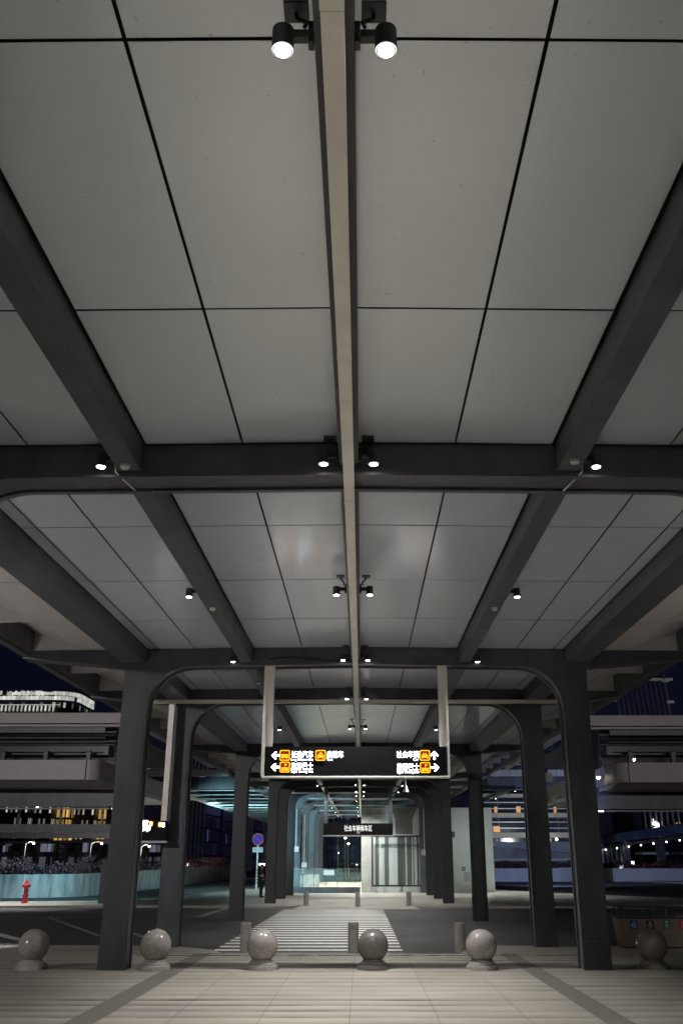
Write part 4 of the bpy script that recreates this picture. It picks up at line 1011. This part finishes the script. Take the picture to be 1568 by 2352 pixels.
for dz in (-.05, .04): MB().box(q.x - .09, q.x + .09, SBY - .034, SBY - .031, q.z + dz - .015, q.z + dz + .015).build('plaque_line', M['pale'], sb)
q = at(1072, 2014, SBY); MB().box(q.x - .22, q.x + .22, SBY - .02, SBY - .002, q.z - .3, q.z + .3).build('hatch', M['concrete'], sb)
# glass barrier with plinth
GY = 64.3; gx0, gx1 = xat(668, 2040, GY), xat(827, 2040, GY); zp = gz(GY, .36); zg2 = zat(1997, GY)
gb = thing('glass_barrier', 'clear glass barrier with steel posts on a dark plinth across the far arch', 'barrier', ((gx0 + gx1) / 2, GY, gz(GY)))
MB().box(gx0 - .3, gx1 + .0, GY - .15, GY + .3, gz(GY, -.05), zp).build('plinth', M['steel'], gb, bevel=.01)
n = 6
for i in range(n):
    a, b = gx0 + (gx1 - gx0) * i / n, gx0 + (gx1 - gx0) * (i + 1) / n
    MB().box(a + .03, b - .03, GY, GY + .015, zp + .04, zg2).build('glass_panel', M['glass'], gb)
for i in range(n + 1):
    x = gx0 + (gx1 - gx0) * i / n; MB().box(x - .025, x + .025, GY - .03, GY + .05, zp + .002, zg2 + .01).build('post', M['chrome'], gb)
MB().box(gx0, gx1, GY - .02, GY + .04, zg2 + .012, zg2 + .05).build('handrail', M['chrome'], gb)
q = at(755, 2004, GY - .06); pn = MB().box(q.x - .35, q.x + .35, GY - .08, GY - .05, q.z - .16, q.z + .16).build('notice', M['white'], gb)
# second rail and planter boxes behind the barrier
for px, py0, py1, Yk, w, lab in ((695, 2012, 2034, 70, .9, 'squat green-grey box behind the glass barrier at the left'), (716, 2008, 2029, 75, .55, 'narrow green-grey box behind the glass barrier')):
    a = at(px, py1, Yk); t = thing('utility_box', lab, 'box', (a.x, Yk, gz(Yk)), 'utility boxes behind the glass barrier')
    MB().box(a.x - w, a.x + w, Yk, Yk + .6, gz(Yk, .08), zat(py0, Yk)).build('cabinet', M['render'], t, bevel=.02)
    MB().box(a.x - w * .9, a.x + w * .9, Yk + .05, Yk + .55, gz(Yk, -.02), gz(Yk, .079)).build('plinth', M['black'], t)
RY = 112; a, b = at(775, 1984, RY), at(830, 1984, RY)
t = thing('steel_railing', 'thin bright steel railing crossing the far end of the walkway', 'railing', ((a.x + b.x) / 2, RY, gz(RY)))
MB().cyl((a.x, RY, a.z), (b.x, RY, a.z), .07, n=10).build('top_rail', M['chrome'], t)
for i in range(5): x = a.x + (b.x - a.x) * i / 4; MB().cyl((x, RY, gz(RY)), (x, RY, a.z - .06), .045, n=8).build('post', M['chrome'], t)
for i in range(3):
    z = a.z - .3 - .28 * i; MB().cyl((a.x, RY, z), (b.x, RY, z), .025, n=6).build('middle_rail', M['chrome'], t)
# surveillance cameras under the right of the canopy
for px, py, Y, lab in ((1592 * .583 + 3, 1819, 47.0, 'white dome camera hanging near the right side lamps beyond the big sign'), (1166.5, 1813, 66, 'white dome camera hanging over the right service block'),):
    q = at(px, py, Y); t = thing('dome_camera', lab, 'camera', q, 'dome cameras under the canopy')
    MB().cyl((q.x, Y, q.z + .05), (q.x, Y, 5.45), .05, n=10).build('stem', M['white'], t)
    MB().lathe([(.05, .3), (.14, .02), (.15, 0)], c=q, n=20).build('hood', M['white'], t, smooth=True)
    MB().ball(q - Vector((0, 0, .01)), .09, u=14, v=8).build('dome', M['darkglass'], t, smooth=True)
q = at(1258, 1825, 23.0)
t = thing('cctv_camera', 'white bullet camera with a junction box beside the second right column', 'camera', q)
MB().box(q.x - .16, q.x - .12, 22.9, 23.0, q.z + .02, q.z + .42).build('bracket', M['white'], t); MB().box(q.x - .1, q.x + .12, 22.85, 23.05, q.z + .3, q.z + .5).build('junction_box', M['white'], t, bevel=.01)
MB().cyl((q.x - .16, 23.0, q.z + .04), (q.x + .14, 22.7, q.z - .1), .075, n=16).build('housing', M['white'], t, smooth=True)

# ------------------------------------------------------------------ right side: garage, ramps, pavilion, glass hall
GY2 = 140
gx0, gx1 = xat(1100, 1900, GY2), xat(1366, 1900, GY2)
ga = thing('parking_garage', 'long multi-storey garage with pale horizontal bands and dark glass behind the right columns', 'building', ((gx0 + gx1) / 2, GY2, gz(GY2)))
MB().box(gx0, gx1, GY2 + 1.2, GY2 + 20, gz(GY2, -1), zat(1700, GY2)).build('glazing', window_wall('garage_glass', (.05, .06, .08), (.02, .03, .06), 4.4, 3.0, .0, (1, .7, .3), 0, .06, .05), ga)
for pa, pb in ((1823, 1831), (1867, 1877.5), (1912, 1924)):
    MB().box(gx0, gx1, GY2, GY2 + 1.1, zat(pb, GY2), zat(pa, GY2)).build('spandrel', M['concrete'], ga)
for py in (1743, 1756, 1799, 1813, 1843, 1857, 1888, 1902):
    MB().box(gx0, gx1, GY2 + .1, GY2 + .22, zat(py, GY2) - .06, zat(py, GY2) + .06).build('rail', M['whitemetal'], ga)
for px, py0, py1, w in ((1138, 1852, 1866, 3), (1190, 1851, 1866, 4.5), (1274, 1851, 1866, 2.5), (1140, 1897, 1911, 7), (1200, 1930, 1937, 0)):
    if w: q = at(px, py1, GY2 + 1.1); MB().box(q.x - w * .07, q.x + w * .07, GY2 + 1.0, GY2 + 1.15, zat(py1, GY2), zat(py0, GY2)).build('lit_opening', M['orange'], ga)
q = at(1277, 1928, GY2 - 1); MB().ball(q, .2, u=12, v=8).build('ceiling_lamp', M['bulb'], ga)
UY = 105
a, b = xat(1118, 1775, UY), xat(1330, 1775, UY)
br = thing('access_bridge', 'pale blue lit bridge with a teal beam behind the right columns', 'bridge', ((a + b) / 2, UY, zat(1805, UY)))
for i in range(4):
    u0, u1 = a + (b - a) * i / 4, a + (b - a) * (i + 1) / 4; MB().box(u0 + .03, u1 - .03, UY, UY + .3, zat(1783, UY), zat(1768, UY)).build('parapet_panel', M['pale'], br)
MB().box(a, b, UY + .1, UY + 4, zat(1808, UY), zat(1785, UY)).build('beam', M['steel'], br)
for x in (xat(1345, 1800, UY),): MB().box(x, x + 1, UY + 1, UY + 2, gz(UY, -.2), zat(1808.5, UY)).build('pier', M['concrete'], br)
PY = 118
def rampwall(name, label, px, py0a, py0b, py1, m, Y, th=.5):
    a = [at(p, q, Y) for p, q in zip(px, py0a)]; b = [at(p, q, Y) for p, q in zip(px, py0b)]
    o = MB().strip(a, b, (0, th, 0)).build(name, M[m]); return tag(o, label, 'ramp wall')
rampwall('ramp_wall', 'violet lit upper ramp wall behind the right columns', (1120, 1190, 1210, 1320), (1932, 1934, 1932, 1934), (1945, 1948, 1950, 1960), 0, 'pale', 124)
rampwall('ramp_wall', 'grey concrete ramp wall sloping down to the right behind the right columns', (1120, 1210, 1320), (1943, 1950, 1962), (1971, 1971, 1971), 0, 'concrete', 121)
q = [at(1120, 1977, 116), at(1366, 1977, 116)]
tag(MB().box(q[0].x, q[1].x, 116, 117, zat(1977, 116), zat(1971.5, 116)).build('ramp_edge_beam', M['pale']), 'pale edge beam under the concrete ramp on the right', 'beam')
tag(MB().box(q[0].x, q[1].x, 117.1, 118, gz(117, -.2), zat(1977.2, 117)).build('ramp_base_wall', M['brown']), 'brown wall below the ramp edge on the right', 'wall')
leaves('low_hedge', [at(1120, 1994, 113), at(1600, 1994, 113)], .7, .25, 1500, ('leaf', 'redleaf'), 'dark low hedge on top of the blue lit wall on the right', 'hedge', .22)
a, b = at(1128, 2012, 112), at(1300, 2012, 112)
tag(MB().box(a.x, b.x + 30, 112, 112.5, gz(112, -.2), zat(1994.5, 112)).build('planter_wall', M['pale']), 'long low blue lit planter wall beyond the right road', 'wall')
a = at(1286, 2011, 111); t = thing('picket_railing', 'white picket railing by the blue lit planter wall', 'railing', (a.x, 111, gz(111)))
for i in range(14): x = a.x + i * .22; MB().box(x, x + .05, 111, 111.05, gz(111), zat(1995, 111)).build('picket', M['white'], t)
MB().box(a.x, a.x + 3, 110.98, 111.07, zat(1995, 111) + .003, zat(1995, 111) + .09).build('rail', M['white'], t)
# glass hall
QY = 128
a, b = at(1472, 1928, QY), at(1640, 1928, QY); z0, z1 = zat(1932, QY), zat(1848, QY)
gh = thing('glass_hall', 'dark glass hall with slim mullions and coloured reflections at the right edge', 'building', ((a.x + b.x) / 2, QY, gz(QY)))
MB().box(a.x, b.x, QY, QY + 14, gz(QY, -.3), z1).build('glass_wall', M['darkglass'], gh)
MB().box(a.x - 6, a.x - .05, QY - 1, QY + 14, gz(QY, -.3), z1 + .5).build('core_wall', M['steel2'], gh)
for i in range(14):
    x = a.x + (b.x - a.x) * i / 13; MB().box(x - .09, x + .09, QY - .25, QY - .01, z0, z1).build('mullion', M['concrete'], gh)
random.seed(21)
for px, py, r, m in ((1502, 1891, .42, 'bulb'), (1510, 1895, .25, 'bulb'), (1581 - 0, 1890, .45, 'bulb'), (1499, 1883, .15, 'cool'), (1525, 1903, .2, 'orange'), (1573 - 8, 1905, .2, 'orange'), (1553, 1893, .22, 'orange'), (1545, 1908, .2, 'orange'), (1560, 1891, .2, 'orange'), (1490, 1912, .18, 'warm'), (1531, 1898, .15, 'warm'), (1512, 1915, .25, 'cool')):
    q = at(px, py, QY - .4); MB().ball(q, r * .6, (1, .4, random.choice((1, 1.8))), 10, 6).build('lamp', M[m], gh)  # glowing blobs imitate coloured reflections in the glass
# pavilion with an arcade, lit below its roof edge
VY = 119
a, b, c2 = at(1368, 1936, VY), at(1470, 1922, VY - 6), at(1700, 1890, VY - 20)
pv = thing('waiting_pavilion', 'blue grey glazed waiting pavilion with a long sloping-edged roof at the right edge', 'pavilion', (b.x, VY, gz(VY)))
ph = lambda p, d: p + Vector((0, 0, d))
pth = [a, b, c2]
MB().strip([ph(p, .75) for p in pth], [ph(p, -.25) for p in pth], (.5, 9, 0)).build('roof', M['blueglass'], pv)
MB().strip([ph(p, -.45) + Vector((0, .3, 0)) for p in pth], [ph(p, -.8) + Vector((0, .3, 0)) for p in pth], (.3, 8, 0)).build('under_roof', M['steel2'], pv)
for i in range(12):
    f = i / 11; p = a.lerp(c2, f) + Vector((0, 1.2, -.95)); MB().ball(p, .085, u=10, v=6).build('downlight', M['bulb'], pv)
for px, px2, py in ((1440, 1452, 2018), (1518, 1534, 2020), (1600, 1618, 2022)):
    u, v = at(px, py, VY - 4), at(px2, py, VY - 4); MB().box(u.x, v.x, VY - 4, VY - 3, gz(VY, -.1), zat(1932, VY - 4)).build('column', M['steel'], pv)
u, v = at(1392, 2014, VY - 1), at(1446, 2014, VY - 1)
MB().box(u.x, v.x, VY, VY + 4, gz(VY, 0), zat(1938, VY)).build('glass_room', M['blueglass'], pv)
for i in range(6):
    x = u.x + (v.x - u.x) * i / 5; MB().box(x - .06, x + .06, VY - .12, VY - .005, gz(VY), zat(1938, VY)).build('mullion', M['whitemetal'], pv)
q0, q1 = at(1433, 2012, VY - .2), at(1456, 2012, VY - .2); dz1 = zat(1986, VY)
mb = MB()
for x in (q0.x, (q0.x + q1.x) / 2, q1.x): mb.box(x - .07, x + .07, VY - .3, VY - .15, gz(VY), dz1)
mb.box(q0.x + .08, q1.x - .08, VY - .3, VY - .15, dz1 + .002, dz1 + .15); mb.build('door_frame', M['white'], pv)
for px, py, w, h, m in ((1426, 1998, .35, 1.6, 'cool'), (1437, 1980, .22, .22, 'bulb'), (1429, 1983, .15, .15, 'bulb'), (1450, 1982, .6, .4, 'strip')):
    q = at(px, py, VY - .35); MB().box(q.x - w / 2, q.x + w / 2, VY - .36, VY - .31, q.z - h / 2, q.z + h / 2).build('lit_panel', M[m], pv)
for k in range(2):
    u, v = at(1458 + k * 62, 1965, VY + 2), at(1512 + k * 62, 1965, VY + 2); MB().box(u.x, v.x, VY + 2, VY + 2.3, zat(1963, VY), zat(1957, VY)).build('sign_band', M['pale'], pv)

# ------------------------------------------------------------------ added floodlights on poles, unseen behind the columns or out of view
def fill_flood(px, Y, z, aim, col, power, label, size=110, x=None):
    b = at(px, 2060, Y)
    if x is not None: b.x = x
    base = gz(Y, 0)
    t = thing('added_floodlight_pole', label, 'floodlight', (b.x, Y, base), 'added unseen floodlights', world=True)
    MB().cyl((b.x, Y, base), (b.x, Y, z), .06, n=10).build('pole', M['steel2'], t, smooth=True)
    d = (Vector(aim) - Vector((b.x, Y, z))).normalized(); rot = d.to_track_quat('-Z', 'Y'); mt = Matrix.Translation(Vector((b.x, Y, z))) @ rot.to_matrix().to_4x4()
    MB().box(-.2, .2, -.14, .14, -.06, .1, mt).build('lamp_head', M['black'], t)
    MB().box(-.17, .17, -.11, .11, -.072, -.062, mt).build('lens', emit('flood_lens', col, 3), t)
    l = bpy.data.lights.new('fill_flood', 'SPOT'); l.energy = power; l.color = col; l.spot_size = R(size); l.spot_blend = 1; l.shadow_soft_size = .2
    o = bpy.data.objects.new('flood_beam', l); C.objects.link(o); o.parent = t; o.location = Vector((b.x, Y, z)) + d * .12 - Vector((b.x, Y, base)); o.rotation_euler = rot.to_euler()
CY_, BL_ = (.42, .84, 1.0), (.43, .52, 1.0)
fill_flood(380, 52, 3.0, (-4.6, 70, 3.0), CY_, 10000, 'added cyan floodlight behind the second left column aimed at the far arches', 60)
fill_flood(292, 50.5, 4.0, (-24, 58, -1), CY_, 4200, 'added cyan floodlight behind the nearest left column aimed at the retaining wall', 150)
fill_flood(541, 77, .6, (-9.5, 80, 6), CY_, 9000, 'added cyan floodlight behind the third left column aimed at the pleated eave', 150)
fill_flood(1250, 126.5, 3.0, (24, 140, 6), (.97, 1, .95), 3400, 'added white floodlight behind the second right column aimed at the parking garage', 150)
fill_flood(1245, 84, 1.6, (27, 112, -1.5), BL_, 9500, 'added blue floodlight behind the second right column aimed at the planter wall', 100)
fill_flood(1263, 33, 4.4, (9.9, 44, 5), BL_, 1100, 'added violet floodlight behind the second right column aimed at the deck end', 48)
fill_flood(1040, 50, 2.6, (8.4, 66, 2.4), (.85, 1, .97), 3200, 'added pale floodlight behind the right column of the far frame, aimed at the service block', 26)
for sx, pw, lab in ((-1, 9500, 'added tall floodlight out of view at the left lighting the left deck building'), (1, 4200, 'added tall floodlight out of view at the right lighting the right deck building')):
    fill_flood(831, 6, 6.5, (sx * 18, 36, 4.8), (1, .96, .945), pw, lab, 125 if sx < 0 else 90, x=sx * 15.5)
for x_, y_, side in ((-9.6, 23.4, 'left'), (8.6, 23.2, 'right')):  # lamp posts added out of view to make the kerb light pools
    t = thing('street_lamp', 'added slim lamp post just outside the %s edge casting a pool on the kerb' % side, 'street lamp', (x_, y_, gz(y_)), 'added lamp posts at the kerb')
    MB().cyl((x_ + (.5 if x_ > 0 else -.5), y_ - .6, gz(y_)), (x_ + (.5 if x_ > 0 else -.5), y_ - .6, 5.2), .06, n=10).build('pole', M['steel'], t, smooth=True)
    MB().tube([(x_ + (.5 if x_ > 0 else -.5), y_ - .6, 5.1), (x_ + (.3 if x_ > 0 else -.3), y_ - .3, 5.25), (x_, y_, 5.25)], .035).build('arm', M['steel'], t)
    MB().lathe([(.08, 0), (.12, .02), (.05, .12), (0, .14)], c=(x_, y_, 5.12), n=16).build('lamp_head', M['steel'], t, smooth=True)
    MB().lathe([(0, -.01), (.07, -.005), (.07, 0)], c=(x_, y_, 5.12), n=16).build('lens', M['lens'], t)
    l = bpy.data.objects.new('beam', spot_data('kerb_beam', 1500, 42, .5)); C.objects.link(l); l.parent = t; l.location = (0, 0, 5.1 - gz(y_))  # beam of the added lamp post at the kerb

for sx, pw, lab in ((-1, 420, 'added low uplight out of view at the left below the left eave'), (1, 130, 'added low uplight out of view at the right below the right eave')):  # uplights added out of view to brighten the eaves
    fill_flood(831, 10.5, .45, (sx * 6.4, 12.5, 5.5), (1, .95, .935), pw, lab, 120, x=sx * 9.0)

# ------------------------------------------------------------------ night sky, camera, colour management
w = bpy.data.worlds.new('World'); S.world = w; w.use_nodes = True
N, L = w.node_tree.nodes, w.node_tree.links
sky = N.new('ShaderNodeTexSky'); sky.sky_type = 'NISHITA'; sky.sun_disc = False
sky.sun_elevation = R(20.0); sky.sun_rotation = R(200)
tint = N.new('ShaderNodeMix'); tint.data_type = 'RGBA'; tint.blend_type = 'MULTIPLY'; tint.inputs[0].default_value = 1; tint.inputs[7].default_value = (.9, .72, 1.7, 1)
L.new(sky.outputs[0], tint.inputs[6]); L.new(tint.outputs[2], N['Background'].inputs['Color']); N['Background'].inputs['Strength'].default_value = 0.0008
cam = bpy.data.cameras.new('camera'); co = bpy.data.objects.new('camera', cam); C.objects.link(co)
co.location = (0, 0, EYE); co.rotation_euler = (R(90) + TH, 0, 0)
cam.sensor_fit = 'VERTICAL'; cam.sensor_height = 36; cam.lens = 36 * F / 2352
cam.shift_x = -(VX - 784) / 2352; cam.clip_end = 6000; cam.clip_start = .05
S.camera = co
S.view_settings.view_transform = 'Standard'; S.view_settings.look = 'None'; S.view_settings.exposure = 0; S.view_settings.gamma = 1
S.cycles.use_denoising = True
S.cycles.max_bounces = 8; S.cycles.diffuse_bounces = 5; S.cycles.sample_clamp_indirect = 15
S.cycles.caustics_reflective = False; S.cycles.caustics_refractive = False
try: S.cycles.use_light_tree = True
except Exception: pass
